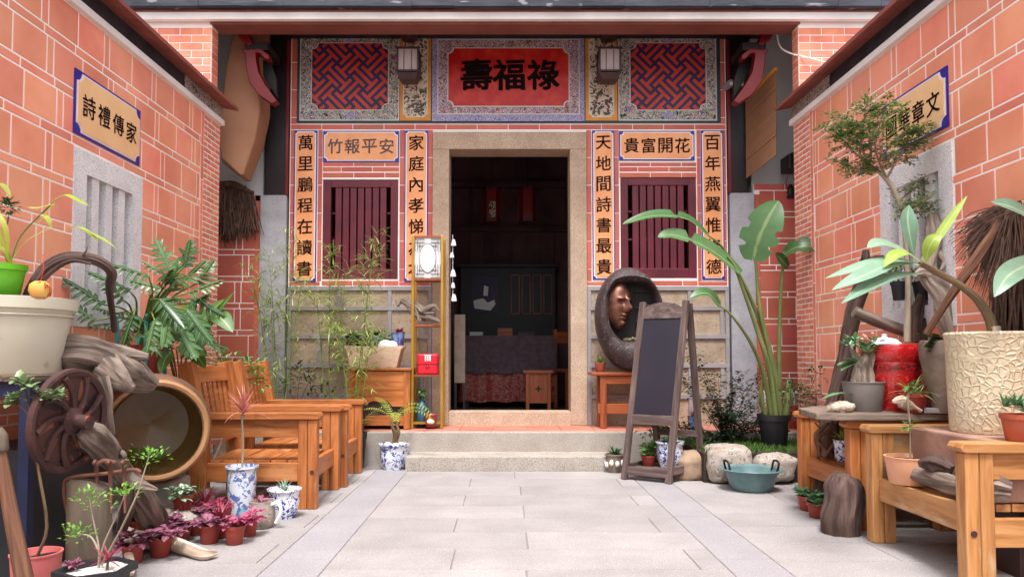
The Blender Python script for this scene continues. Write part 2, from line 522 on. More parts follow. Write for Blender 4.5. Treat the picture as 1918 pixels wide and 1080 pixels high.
pm('plastic_salmon', (214, 128, 92), (200, 114, 82), 5, .5)
pm('plastic_pink', (214, 118, 116), (202, 106, 104), 4, .45)
pm('plastic_green', (110, 196, 46), (98, 182, 40), 4, .35)
pm('plastic_white', (214, 214, 196), (202, 200, 180), 3, .5, speck=[(6, .70, (182, 176, 152))])
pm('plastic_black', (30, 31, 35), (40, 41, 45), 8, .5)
pm('plastic_grey', (128, 122, 120), (116, 110, 108), 5, .5)
pm('plastic_beige', (222, 164, 128), (206, 148, 112), 5, .5)
pm('soil', (64, 48, 38), (44, 34, 28), 30, .95, .8, 60)
pm('gravel_white', (232, 230, 226), (204, 202, 198), 60, .8, .8, 90)
pm('pebble_white', (236, 232, 226), (220, 214, 206), 6, .6)
pm('rock_grey', (168, 160, 150), (128, 118, 108), 6, .9, .7, 20)
pm('rock_warm', (156, 132, 110), (122, 100, 82), 6, .9, .7, 20)
pm('rock_pale', (172, 162, 152), (142, 130, 120), 7, .9, .8, 22, speck=[(40, .62, (112, 102, 94)), (60, .66, (198, 190, 182))])
pm('stump_grey', (112, 100, 86), (80, 70, 60), 7, .9, .9, 26, stretch=(1, 1, .25))
pm('stone_trough', (196, 168, 146), (176, 148, 128), 5, .85, .3, 50)
pm('urn_grey', (138, 124, 112), (112, 98, 88), 6, .85, .4, 30)
pm('teal_paint', (66, 172, 178), (56, 156, 164), 5, .4)
pm('blue_steel', (32, 42, 74), (24, 33, 58), 5, .5)
pm('basin_teal', (104, 132, 132), (84, 112, 116), 9, .4, .1)
pm('black_metal', (28, 27, 28), (38, 36, 36), 8, .45, metal=.4)
pm('brass', (188, 146, 66), (170, 126, 52), 6, .35, metal=.6)
pm('red_plastic', (214, 30, 52), (198, 22, 44), 5, .3)
pm('red_glaze2', (140, 34, 30), (124, 28, 26), 5, .3, coat=.3)
pm('lamp_paper', (182, 168, 166), (164, 152, 152), 3, .7)
pm('lamp_wood', (74, 48, 46), (58, 38, 38), 6, .5)
pm('glass_dark', (50, 96, 116), (24, 40, 50), 7, .12, coat=.5)
pm('white_metal', (220, 224, 228), (200, 204, 210), 5, .4)
pm('steel', (176, 178, 184), (150, 152, 158), 6, .3, metal=.6)
pm('black_board', (44, 42, 52), (38, 36, 46), 2, .38, spec=.3)
pm('canvas_tan', (160, 116, 88), (146, 102, 76), 2, .7)
pm('cloth_dark', (92, 76, 84), (74, 60, 68), 18, .9)
floral('cloth_red', [(110, 30, 34), (150, 116, 92), (128, 34, 40), (164, 60, 54), (96, 26, 32)], 16)
pm('moon_dark', (72, 58, 58), (50, 40, 42), 8, .55, 1.0, 55, speck=[(60, .60, (98, 82, 80))])
pm('bronze', (126, 82, 64), (70, 44, 38), 9, .42, .3, 30, metal=.5)
pm('moss', (92, 92, 60), (130, 122, 92), 20, .9, .8)
pm('fibre_brown', (92, 66, 54), (66, 46, 38), 30, .9, rnd=.3)
pm('fibre_tan', (116, 88, 76), (88, 66, 56), 30, .9, rnd=.3)
pm('grass', (84, 116, 44), (60, 90, 34), 8, .8, rnd=.3)
pm('apple_yellow', (226, 206, 96), (214, 150, 90), 6, .4)
pm('ribbon_red', (196, 40, 40), (176, 30, 34), 6, .6)
pm('flower_pink', (222, 120, 150), (206, 96, 132), 8, .6)
porcelain('blue_white', (224, 228, 236), (40, 60, 150))
porcelain('blue_white_pale', (214, 220, 228), (86, 116, 176), 34, .54, (120, 190, 200))
porcelain('blue_glaze', (120, 140, 190), (60, 76, 140), 34)
n_ = N('red_glaze')
co_ = n_.co('tc'); f_ = n_.noise(co_, 60, 4, .7)
sp_ = n_.n('SeparateXYZ'); n_.l(co_, sp_.inputs[0])
band_ = n_.ramp(n_.math('ABSOLUTE', n_.math('SUBTRACT', sp_.outputs[2], .245)), [(.012, (1, 1, 1, 1)), (.045, (0, 0, 0, 1))])
c_ = n_.mix(n_.ramp(f_, [(.56, (0, 0, 0, 1)), (.64, (1, 1, 1, 1))]), lin((176, 20, 30)), lin((206, 84, 60)))
c_ = n_.mix(n_.math('MULTIPLY', band_, n_.ramp(f_, [(.42, (.15, .15, .15, 1)), (.55, (1, 1, 1, 1))])), c_, lin((70, 30, 28)))
n_.fin(c_, .22, .5, 0, .5)
n_ = N('cream_crackle')
co_ = n_.co('tc'); vo_ = n_.n('TexVoronoi', feature='DISTANCE_TO_EDGE'); vo_.inputs['Scale'].default_value = 30
ns_ = n_.n('TexNoise'); ns_.inputs['Scale'].default_value = 9; n_.l(co_, ns_.inputs['Vector'])
vm_ = n_.n('VectorMath', operation='MULTIPLY_ADD'); n_.l(ns_.outputs['Color'], vm_.inputs[0]); vm_.inputs[1].default_value = (.05, .05, .05); n_.l(co_, vm_.inputs[2])
n_.l(vm_.outputs[0], vo_.inputs['Vector'])
h_ = n_.ramp(vo_.outputs['Distance'], [(.05, (1, 1, 1, 1)), (.16, (0, 0, 0, 1))])
n_.bump(h_, .8, .006)
n_.fin(n_.mix(n_.noise(co_, 5), lin((218, 206, 176)), lin((202, 188, 156))), .35, .5, 0, .2)
n_ = N('bamboo_weave')
co_ = n_.co('obj'); wv_ = n_.n('TexWave', bands_direction='Z'); wv_.inputs['Scale'].default_value = 30; wv_.inputs['Distortion'].default_value = 3; wv_.inputs['Detail'].default_value = 3
n_.l(co_, wv_.inputs['Vector'])
n_.bump(wv_.outputs['Fac'], .6, .004)
n_.fin(n_.mix(wv_.outputs['Fac'], lin((106, 72, 52)), lin((168, 122, 88))), .8)

leafm('leaf_green', (70, 112, 44), (104, 140, 66), (150, 170, 110))
leafm('leaf_dark', (36, 66, 34), (62, 92, 50), None)
leafm('leaf_black', (24, 42, 30), (48, 70, 46), None, .5)
leafm('leaf_philo', (36, 72, 36), (86, 122, 72), (128, 152, 100), .3, .2)
leafm('leaf_bop', (58, 98, 54), (90, 126, 82), (128, 150, 96), .3, .25)
leafm('leaf_plum', (108, 146, 124), (134, 166, 142), (160, 184, 154), .35, .2)
leafm('leaf_plum_new', (150, 182, 70), (168, 196, 90), (196, 210, 130), .35, .35)
leafm('leaf_bamboo', (132, 160, 78), (180, 192, 112), None, .5, .35)
leafm('leaf_tree', (74, 112, 54), (128, 148, 78), None, .4, .3)
leafm('leaf_yellow', (150, 168, 60), (186, 192, 86), None, .5, .35)
leafm('leaf_fit', (196, 206, 190), (140, 164, 132), (90, 130, 90), .5, .15, (70, 110, 66))
leafm('leaf_purple', (104, 54, 78), (158, 96, 118), (196, 140, 156), .45, .2)
leafm('leaf_pink', (206, 108, 140), (176, 74, 110), None, .5, .2)
leafm('leaf_wine', (110, 34, 56), (158, 62, 82), (196, 96, 110), .4, .25)
leafm('leaf_cordy', (206, 132, 120), (168, 92, 88), (224, 180, 160), .45, .3)
leafm('leaf_aloe', (122, 150, 132), (146, 170, 150), None, .45, .1)
leafm('leaf_spider', (120, 150, 84), (160, 176, 116), (222, 222, 190), .45, .25)
leafm('leaf_fresh', (92, 150, 52), (128, 176, 74), None, .4, .3)
leafm('leaf_succ', (78, 124, 84), (112, 152, 108), (150, 180, 140), .4, .1)
leafm('leaf_jade', (108, 136, 96), (146, 166, 120), None, .35, .1)

# ================================================================== SETTING: courtyard floor, steps
XL, XR, YE = -2.45, 2.48, 6.28     # side wall faces and their far end
YF = 7.05                          # facade plane
m = M(); m.box((-30, -30, -.3), (30, 40, -.006)); ST('ground', m, 'joint_dark')
m = M()
def slabs(m, x0, x1, ys, w, off, z=0.0):
    for j in range(len(ys) - 1):
        a, b = ys[j], ys[j + 1]
        x = x0 - (off if j % 2 else off * .35) - U(0, .05)
        while x < x1:
            q0, q1 = max(x, x0) + .0016, min(x + w, x1) - .0016
            if q1 - q0 > .02: m.tile(lambda u, v, d: (u, v, z - .006 + d), (q0, q1, a + .0014, b - .0014), .006)
            x += w
ys = [-2.0 + .352 * i for i in range(24)]
off = 3.35 - ys[0]; k = off - int(off / .352) * .352
ys = [y + k for y in ys]
slabs(m, -.81, 1.0, ys, 1.12, .55)
slabs(m, XL - .05, -1.075, [y + .1 for y in ys[::1]], .9, .4)
slabs(m, 1.255, XR + .05, [y + .13 for y in ys[::1]], .9, .3)
ST('courtyard_paving', m, 'granite_pave')
m = M()
for x0, x1 in ((-1.075, -.81), (1.0, 1.255)): slabs(m, x0, x1, [-2 + .92 * i for i in range(10)], 1, 0)
ST('paving_strip', m, 'granite_strip')
m = M(); m.box((-3.2, 6.5, -.02), (1.45, 7.2, .288)); m.box((1.45, 6.46, -.02), (3.2, 7.2, .288))
o = PT('entrance_platform', m, 'granite_step', bevel=.008); o['kind'] = 'structure'
m = M()
x = -3.1
while x < 3.1:
    for a, b in ((6.60, 6.83), (6.834, 7.06)): m.tile(lambda u, v, d: (u, v, .286 + d), (x, x + .297, a, b), .012)
    x += .3
ST('platform_paving', m, 'platform_tile')
m = M(); m.box((-.83, 6.18, -.02), (.915, 6.503, .12))
o = PT('lower_step', m, 'granite_step', bevel=.008); o['kind'] = 'structure'
# planting bed on the right
m = M(); m.box((1.5, 5.62, -.02), (3.0, 6.46, .22)); ST('planting_bed_soil', m, 'soil')
m = M()
for i in range(2600):
    x, y = U(1.52, 2.6), U(5.62, 6.45)
    if rng.random() < .3 and y > 6.1: continue
    m.lf((x, y, .215), (U(-.6, .6), U(-.6, .6), 1), U(.02, .06), .004, (0, 1, .1))
o = PT('grass', m, 'grass'); o['kind'] = 'stuff'

# ================================================================== tile patterns
def cut(r, holes):
    out = [r]
    for h in holes:
        nx = []
        for a in out:
            if a[1] <= h[0] or a[0] >= h[1] or a[3] <= h[2] or a[2] >= h[3]: nx.append(a); continue
            if a[0] < h[0]: nx.append((a[0], h[0], a[2], a[3]))
            if a[1] > h[1]: nx.append((h[1], a[1], a[2], a[3]))
            c0, c1 = max(a[0], h[0]), min(a[1], h[1])
            if a[2] < h[2]: nx.append((c0, c1, a[2], h[2]))
            if a[3] > h[3]: nx.append((c0, c1, h[3], a[3]))
        out = nx
    return [a for a in out if a[1] - a[0] > .012 and a[3] - a[2] > .012]
def courses(m, fn, u0, u1, v0, v1, holes=(), kind='big', gap=.0095):
    v = v1; j = 0
    while v > v0 + .01:
        if kind == 'big': h = .205 if j % 2 == 0 else .052
        elif kind == 'strip': h = .052
        else: h = .044
        a = max(v - h, v0)
        u = u0 - (U(0, .25) if kind == 'big' else (.08 if j % 2 else 0)); i = 0
        while u < u1:
            if kind == 'big':
                wd = .285 if j % 2 else (.06 if i % 3 == 2 else .275)
            elif kind == 'strip': wd = .30
            else: wd = .155
            q = (max(u, u0), min(u + wd - gap, u1), a + gap * .5, v - gap * .5)
            if q[1] - q[0] > .012 and q[3] - q[2] > .012:
                for c in cut(q, holes): m.tile(fn, c, .0025)
            u += wd; i += 1
        v -= h + gap * .0; j += 1

# ---- lettering: strokes as real mesh, laid a few mm proud of a panel
GL = {}
def glyph(ch):
    if ch in GL: return GL[ch]
    c = bpy.data.curves.new('glyph', 'FONT'); c.body = ch; c.resolution_u = 3
    o = bpy.data.objects.new('glyph', c); COL.objects.link(o)
    dg = bpy.context.evaluated_depsgraph_get()
    me = o.evaluated_get(dg).to_mesh()
    vs = [(q.co.x, q.co.y) for q in me.vertices]; fs = [list(p.vertices) for p in me.polygons]
    o.evaluated_get(dg).to_mesh_clear()
    bpy.data.objects.remove(o); bpy.data.curves.remove(c)
    xs = [q[0] for q in vs]; zs = [q[1] for q in vs]
    cx, cz = (min(xs) + max(xs)) / 2, (min(zs) + max(zs)) / 2
    s = max(max(xs) - min(xs), max(zs) - min(zs))
    GL[ch] = ([((x - cx) / s, (z - cz) / s) for x, z in vs], fs)
    return GL[ch]
def write(m, ch, fn, u, v, sz, d, sx=1.0, brush=.018, bold=1.0):
    vs, fs = glyph(ch); sd = V(U(0, 30), U(0, 30), 0); sh = U(.02, .07)
    for j, (ox, oz) in enumerate([(0, 0)] + [(.016 * math.cos(q * .785), .013 * math.sin(q * .785)) for q in range(8)]):   # brush weight
        b = len(m.v)
        for x, z in vs:
            q = V(x * 5, z * 5, 0) + sd
            x2 = x * sx + noise.noise(q) * brush + ox * bold; z2 = z + noise.noise(q + V(9, 4, 2)) * brush + x * sh + oz * bold
            m.vert(fn(u + x2 * sz, v + z2 * sz, d + j * .00012))
        for f in fs: m.face([b + i for i in f])
def notched(u0, u1, v0, v1, k, r=5):
    """rectangle with concave quarter-round corners"""
    out = []
    for cx, cy, a0 in ((u0, v0, 90), (u1, v0, 180), (u1, v1, 270), (u0, v1, 360)):
        for i in range(r + 1):
            a = R(a0 - 90 * i / r); out.append((cx + k * math.cos(a), cy + k * math.sin(a)))
    return out
def inkpanel(name, label, catg, fn, u0, u1, v0, v1, chars, vertical, sz, face, ink, group, notch=.035, fr=.010, hide=()):
    """framed ceramic panel: blue frame, white line, coloured ground, written characters"""
    c = fn((u0 + u1) / 2, v0, 0)
    t = T(name, label, catg, c, 0, group)
    a = M(); a.prism([(u0, v0), (u1, v0), (u1, v1), (u0, v1)], .003, .012, fn); PW('frame', a, 'blue_frame', t)
    a = M(); a.prism(notched(u0 + fr, u1 - fr, v0 + fr, v1 - fr, notch), .006, .016, fn); PW('white_border', a, 'white_line', t)
    e = fr + .011
    a = M(); a.prism(notched(u0 + e, u1 - e, v0 + e, v1 - e, notch * .93), .008, .019, fn); PW('panel_face', a, face, t)
    a = M(); n = len(chars)
    for i, ch in enumerate(chars):
        if vertical: uu, vv = (u0 + u1) / 2, v1 - e - (v1 - v0 - 2 * e) * (i + .5) / n
        else: uu, vv = u0 + e + notch * .5 + (u1 - u0 - 2 * e - notch) * (i + .5) / n, (v0 + v1) / 2
        write(a, ch, fn, uu, vv, sz, .0205)
    PW('lettering', a, ink, t)
    return t

# ================================================================== side walls
def side_wall(side):
    X = XL if side < 0 else XR
    s = side
    fn = lambda u, v, d: (X - s * d, u, v)          # u = depth, v = height; d towards the courtyard
    if s < 0: lab = 'left courtyard wall of orange tiles with pale stone barred window and dark coping'
    else: lab = 'right courtyard wall of orange tiles behind the cream crackled pot and driftwood'
    t = T('courtyard_wall', lab, 'wall', (X + s * .15, 3.2, 0), 0, 'tiled courtyard side walls')
    wy0, wy1 = (4.15, 4.94) if s < 0 else (4.05, 4.84)
    wz0, wz1 = 1.12, 2.14
    hole = [(wy0, wy1, wz0, wz1)]
    a = M()
    def wb(y0, y1, z0, z1): a.box((X, y0, z0), (X + s * .3, y1, z1))
    wb(-2.0, wy0, 0, 3.0); wb(wy1, YE, 0, 3.0); wb(wy0, wy1, 0, wz0); wb(wy0, wy1, wz1, 3.0)
    PW('wall_core', a, 'mortar_white', t)
    a = M(); courses(a, fn, -2.0, YE - .40, .42, 2.925, hole)
    # thin upright strips that border the fields
    PW('wall_tiles', a, 'tile_red', t)
    a = M(); courses(a, fn, YE - .335, YE - .004, .42, 2.925, (), 'small')
    for q in range(9): a.tile(fn, (YE - .39, YE - .345, .42 + q * .28, .42 + q * .28 + .273))
    PW('corner_bricks', a, 'tile_brick', t)
    a = M(); courses(a, fn, -2.0, YE, .02, .42, (), 'big'); PW('stone_footing', a, 'stone_base', t)
    # window of granite with four uprights
    a = M(); f = .13
    for q in ((wy0, wy0 + f, wz0, wz1), (wy1 - f, wy1, wz0, wz1), (wy0 + f, wy1 - f, wz1 - f, wz1), (wy0 + f, wy1 - f, wz0, wz0 + f)):
        a.prism([(q[0], q[2]), (q[1], q[2]), (q[1], q[3]), (q[0], q[3])], -.12, .008, fn)
    wn = PW('window_frame', a, 'granite_white', t)
    gap = (wy1 - wy0 - 2 * f) / 7
    for i in range(3):
        b = M(); y = wy0 + f + gap * (2 * i + 1)
        b.prism([(y, wz0 + f), (y + gap, wz0 + f), (y + gap, wz1 - f), (y, wz1 - f)], -.12, -.004, fn); PW('window_bar', b, 'granite_white', wn)
    b = M(); b.prism([(wy0, wz0), (wy1, wz0), (wy1, wz1), (wy0, wz1)], -.295, -.27, fn); PW('window_back', b, 'joint_grey', wn)
    # white moulding, black frieze, painted end, coping tiles
    a = M(); a.prism([(0, 2.928), (.035, 2.928), (.035, 2.975), (0, 2.975)], -2.0, YE + .01, lambda u, v, d: (X - s * u + (s * .06 if u == 0 else 0), d, v)); PW('white_moulding', a, 'white_paint', t, None, .004)
    a = M(); a.box((X - s * .012, -2.0, 2.975), (X + s * .3, YE - .74, 3.10)); PW('frieze', a, 'frieze_black', t)
    a = M(); a.box((X - s * .014, YE - .74, 2.975), (X + s * .3, YE + .005, 3.10)); PW('painted_frieze', a, 'frieze_paint', t)
    a = M()
    y = -2.0
    prof = [(-.145, 3.065), (-.145, 3.092), (.32, 3.16), (.34, 3.16), (.34, 3.10), (-.02, 3.09)]
    while y < YE:
        a.prism(prof, y, min(y + .296, YE + .03), lambda u, v, d: (X + s * u, d, v)); y += .30
    PW('coping', a, 'coping_red', t)
    # written panel above the window
    if s < 0:
        p0, p1 = WX(138, 127, X), WX(258, 310, X); zt, zb = WX(138, 127, X).z, WX(134, 247, X).z
        inkpanel('wall_sign', 'cream sign of four black characters on the left wall above barred window', 'sign', fn, p0.y, p1.y, zb, zt, '詩禮傳家', False, .13, 'panel_cream', 'ink_black', 'signs on the side walls', .05, .013)
    else:
        p0, p1 = WX(1655, 200, X), WX(1777, 130, X); zt, zb = WX(1772, 126, X).z, WX(1777, 237, X).z
        fr = lambda u, v, d: (X - d, -u, v)
        inkpanel('wall_sign', 'cream sign on the right wall partly hidden by leaves of small tree', 'sign', fr, -p0.y, -p1.y, zb, zt, '國華章文', False, .13, 'panel_cream', 'ink_black', 'signs on the side walls', .05, .013)
side_wall(-1); side_wall(1)

# ================================================================== the hall
FX = lambda px: P(px, 520, YF).x
FZ = lambda py: P(946, py, YF).z
ff = lambda u, v, d: (u, YF - d, v)                 # facade: d towards the courtyard
hall = T('ancestral_hall', 'red brick ancestral hall with dark open doorway, granite door frame and dark roof edge', 'building', (0, 7.3, .3))
x0, x1 = FX(540), FX(1364)
dX0, dX1, dZ0, dZ1 = FX(841), FX(1068), FZ(770), FZ(281)
fX0, fX1, fZ1 = FX(810), FX(1099), FZ(249)
wl = (FX(603), FX(745), FZ(523), FZ(336)); wr = (FX(1163), FX(1306), FZ(521), FZ(332))
zt = FZ(231)                                        # underside of painted board
zb = FZ(536)                                        # top of the stone base
a = M()
def fb(q0, q1, r0, r1, y1=.22): a.box((q0, YF, r0), (q1, YF + y1, r1))
for (u0, u1, v0, v1), e0, e1 in ((wl, x0, fX0), (wr, fX1, x1)):
    fb(e0, u0, zb, 4.3); fb(u1, e1, zb, 4.3); fb(u0, u1, zb, v0); fb(u0, u1, v1, 4.3)
    fb(e0, e1, .3, zb)
fb(fX0, fX1, fZ1, 4.3)
PW('front_wall', a, 'mortar_white', hall)
# thin brick borders round the panels
a = M()
def hrow(p0, p1, q0, q1): 
    courses(a, ff, FX(p0), FX(p1), FZ(q1), FZ(q0), (), 'strip', .006)
def hbr(p0, p1, q0, q1, L=.30, off=0.0):
    u, e = FX(p0) - off, FX(p1)
    while u < e - .012:
        r = (max(u, FX(p0)) + .003, min(u + L, e) - .003, FZ(q1) + .003, FZ(q0) - .003)
        if r[1] - r[0] > .01: a.tile(ff, r)
        u += L
def vbr(p0, p1, q0, q1, L=.27):
    v = FZ(q0)
    while v > FZ(q1) + .012:
        a.tile(ff, (FX(p0) + .003, FX(p1) - .003, max(v - L, FZ(q1)) + .003, v - .003)); v -= L
hbr(541, 1363, 233, 243)
for p0, p1 in ((541, 549), (593, 602), (747, 757), (800, 810), (1099, 1109), (1152, 1161), (1307, 1315), (1356, 1363)): vbr(p0, p1, 243, 527)
for p0, p1 in ((602, 747), (1161, 1307)):
    hbr(p0, p1, 304, 312); hbr(p0, p1, 312.5, 322, .30, .12); hbr(p0, p1, 323, 333)
    hbr(p0, p1, 525, 535)
hbr(541, 602, 527, 535); hbr(747, 810, 527, 535); hbr(1099, 1161, 527, 535); hbr(1307, 1363, 527, 535)
for p0, p1 in ((541, 553), (1353, 1363)): vbr(p0, p1, 66, 233)
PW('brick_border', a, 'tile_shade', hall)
# rough stone base with raised grey joints
for lo, hi in ((541, 810), (1100, 1364)):
    a = M(); j = M()
    rows = [540, 577, 630, 684, 742, 796]
    for k in range(5):
        sp = [lo, lo + 95 + (k % 2) * 95, lo + 190 + (k % 2) * 60, hi] if k != 2 else [lo, lo + 60, lo + 175, hi]
        sp = sorted(set(min(q, hi) for q in sp))
        for q0, q1 in zip(sp, sp[1:]):
            if q1 - q0 < 12: continue
            a.tile(ff, (FX(q0), FX(q1), FZ(rows[k + 1]), FZ(rows[k])), .012)
            if q0 > lo: j.tile(ff, (FX(q0 - 4), FX(q0 + 4), FZ(rows[k + 1]), FZ(rows[k])), .026)
    for r in rows[:-1]: j.tile(ff, (FX(lo), FX(hi), FZ(r + 4.5), FZ(r - 4)), .03)
    for q in (lo + 3, hi - 4): j.tile(ff, (FX(q - 4), FX(q + 4), FZ(796), FZ(540)), .028)
    PW('stone_base', a, 'stone_base', hall); PW('stone_joints', j, 'joint_grey', hall)
# granite door frame
a = M()
a.box((fX0, YF - .03, .30), (dX0, YF + .25, dZ1)); a.box((dX1, YF - .03, .30), (fX1, YF + .25, dZ1))
a.box((fX0, YF - .034, dZ1), (fX1, YF + .25, fZ1)); a.box((dX0, YF - .026, .29), (dX1, YF + .2, dZ0))
PW('door_frame', a, 'granite_tan', hall, None, .005)
# windows: maroon frame and turned-square bars
for (u0, u1, v0, v1) in (wl, wr):
    a = M(); e = .075
    for q in ((u0, u0 + e, v0, v1), (u1 - e, u1, v0, v1), (u0 + e, u1 - e, v1 - e, v1), (u0 + e, u1 - e, v0, v0 + e * 1.3)):
        a.box((q[0], YF + .01, q[2]), (q[1], YF + .08, q[3]))
    a.box((u0 + e, YF + .055, v0 + (v1 - v0) * .38), (u1 - e, YF + .07, v0 + (v1 - v0) * .40))
    a.box((u0 + e, YF + .055, v0 + (v1 - v0) * .66), (u1 - e, YF + .07, v0 + (v1 - v0) * .68))
    wf = PW('window_frame', a, 'maroon', hall, None, .004)
    n = 8; pitch = (u1 - u0 - 2 * e) / n
    for i in range(n - 1):
        b = M(); c = u0 + e + pitch * (i + 1)
        b.box((c - .0295, YF + .018, v0 + e), (c + .0295, YF + .054, v1 - e)); PW('window_bar', b, 'maroon', wf, None, .003)
# grey pillars, dark wooden posts and the recesses left and right
for s, p0, p1, t0, pw in ((-1, 487, 536, 366, (500, 532)), (1, 1368, 1414, 362, (1369, 1398))):
    a = M(); a.box((FX(p0), YF - .02, .29), (FX(p1), YF + .2, FZ(t0))); PW('stone_pillar', a, 'column_grey', hall, None, .006)
    a = M(); a.box((FX(pw[0] - 4), YF - .012, FZ(t0)), (FX(pw[1] + 4), YF + .2, 4.3)); PW('wooden_post', a, 'dark_wood', hall)
    a = M(); c = FX(p1 if s < 0 else p0); a.box((c - .012, YF - .03, FZ(t0)), (c + .012, YF + .05, 4.0)); PW('post_edge', a, 'red_lacquer', hall)
    e0, e1 = (FX(370), FX(p0)) if s < 0 else (FX(p1), FX(1540))
    top = FZ(366 if s < 0 else 345)
    a = M(); a.box((e0, YF, .29), (e1, YF + .2, top)); PW('recess_wall', a, 'mortar_white', hall)
    a = M(); edge = .055
    b0, b1 = (e0, e1 - edge) if s < 0 else (e0 + edge, e1)
    courses(a, ff, b0, b1, .62, top - .06, (), 'big')
    for q in range(7):
        u = (e1 - edge, e1 - .006) if s < 0 else (e0 + .006, e0 + edge)
        a.tile(ff, (u[0], u[1], .62 + q * .27, min(.62 + q * .27 + .264, top)))
    u = e0
    while u < e1 - .02: a.tile(ff, (u + .003, min(u + .3, e1) - .003, top - .055, top)); u += .3
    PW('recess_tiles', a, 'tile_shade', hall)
    a = M(); courses(a, ff, e0, e1, .30, .61, (), 'big'); PW('recess_footing', a, 'stone_base', hall)
    a = M(); a.box((e0, YF + .06, top), (e1, YF + .2, 4.3)); PW('recess_plaster', a, 'plaster', hall)
    a = M(); c = -3.3 if s < 0 else 3.3; a.box((c, YE, .29), (c + s * .1, YF + .2, 4.4)); PW('recess_side', a, 'plaster', hall)
# brick piers at the front corners
for s in (-1, 1):
    q0, q1 = s * 2.545, s * 3.42
    a = M(); a.box((q0, 6.30, 0), (q1, 6.44, 4.02)); PW('pier', a, 'mortar_white', hall)
    a = M(); fn = lambda u, v, d: (u, 6.30 - d, v)
    lo, hi = min(q0, q1), max(q0, q1)
    v = 3.80; j = 0
    while v > 2.3:
        u = lo - (.1 if j % 2 else 0)
        while u < hi:
            r = (max(u, lo) + .003, min(u + .2, hi) - .003, v - .065, v - .006)
            if r[1] - r[0] > .01: a.tile(fn, r)
            u += .2
        v -= .066; j += 1
    v = 3.80; fn2 = lambda u, v, d: (q0 - s * d, u, v)
    while v > 1.5:
        a.tile(fn2, (6.303, 6.437, v - .065, v - .006)); v -= .066
    PW('pier_bricks', a, 'tile_brick', hall)
# eave: brown beam, white fascia, slate roof
a = M(); a.box((-2.56, 6.29, 3.822), (2.56, 6.50, 3.98)); PW('eave_beam', a, 'beam_brown', hall, None, .006)
a = M(); a.box((-3.6, 6.235, 3.842), (3.6, 6.285, 3.906)); PW('white_fascia', a, 'white_paint', hall, None, .004)
a = M(); a.box((-3.6, 6.225, 3.907), (3.6, 6.30, 3.919)); PW('fascia_line', a, 'coping_red', hall)
a = M()
pf = [(6.16, 3.924), (6.16, 4.03), (6.5, 4.25), (8.6, 5.6), (10.9, 4.25), (10.9, 4.15), (8.6, 5.5), (6.4, 3.985), (6.4, 3.924)]
x = -3.7
while x < 3.7:
    k = U(-.006, .006)
    a.prism([(u + k, v + k) for u, v in pf], x, x + .362, lambda u, v, d: (d, u, v)); x += .363
roof = PW('roof', a, 'roof_slate', hall)
a = M(); x = -3.6
while x < 3.6:
    a.tube([(x, 6.20, 4.06), (x, 6.5, 4.27), (x, 8.6, 5.62)], .055, 8); x += .21
PW('roof_ridge', a, 'roof_slate', roof)
# porch ceiling and dark interior
a = M(); a.box((-3.4, 6.45, 4.22), (3.4, 7.3, 4.30))
for i in range(9): a.box((-2.6 + i * .65, 6.5, 4.12), (-2.52 + i * .65, 7.05, 4.22))
a.box((-2.5, 6.9, 4.02), (2.5, 7.04, 4.14))
PW('porch_ceiling', a, 'dark_wood', hall)
a = M()
a.box((-2.6, 7.27, .2), (-2.5, 10.7, 4.2)); a.box((2.5, 7.27, .2), (2.6, 10.7, 4.2)); a.box((-2.6, 7.2, 4.06), (2.6, 10.7, 4.2))
x = -2.5
while x < 2.5: a.box((x, 10.5, .2), (x + .196, 10.6 + U(0, .01), 2.75)); x += .2
a.box((-2.6, 10.62, .2), (2.6, 10.7, 2.74)); a.box((-2.5, 10.55, 2.75), (2.5, 10.65, 4.1)); a.box((-2.5, 10.44, 2.72), (2.5, 10.5, 2.8)); a.box((-2.5, 10.40, 3.35), (2.5, 10.5, 3.43))
for i in range(9): a.box((-1.9 + i * .46, 10.46, 2.8), (-1.84 + i * .46, 10.5, 3.35))
a.box((-2.58, 7.23, .29), (FX(810), 7.275, 1.6)); a.box((FX(1099), 7.23, .29), (2.58, 7.275, 1.6))
PW('room_wall', a, 'room_dark', hall)
a = M(); a.box((-2.5, 7.25, .25), (2.5, 10.6, .33)); PW('room_floor', a, 'room_floor', hall)

# ================================================================== painted board over the door, couplets, lintel panels
bt = FZ(66); bb = FZ(229)
t = T('painted_board', 'long painted board with plaque of three characters between two key fret panels', 'signboard', (0, YF, bb))
a = M(); a.box((FX(553), YF - .012, bb - .012), (FX(1353), YF - .002, bt + .02)); PW('board_frame', a, 'teal_frame', t)
def flat(q0, q1, r0, r1, d0, d1, mat, name, notch=0, par=None):
    a = M(); u0, u1, v0, v1 = FX(q0), FX(q1), FZ(r1), FZ(r0)
    a.prism(notched(u0, u1, v0, v1, notch) if notch else [(u0, v0), (u1, v0), (u1, v1), (u0, v1)], d0, d1, ff)
    return PW(name, a, mat, par or t)
def clip(poly, q):
    for ax, lim, sg in ((0, q[0], 1), (0, q[1], -1), (1, q[2], 1), (1, q[3], -1)):
        out = []
        for i in range(len(poly)):
            A, B = poly[i], poly[(i + 1) % len(poly)]
            ia, ib = sg * (A[ax] - lim) >= 0, sg * (B[ax] - lim) >= 0
            if ia: out.append(A)
            if ia != ib:
                k = (lim - A[ax]) / (B[ax] - A[ax]); out.append((A[0] + (B[0] - A[0]) * k, A[1] + (B[1] - A[1]) * k))
        poly = out
        if len(poly) < 3: return None
    return poly
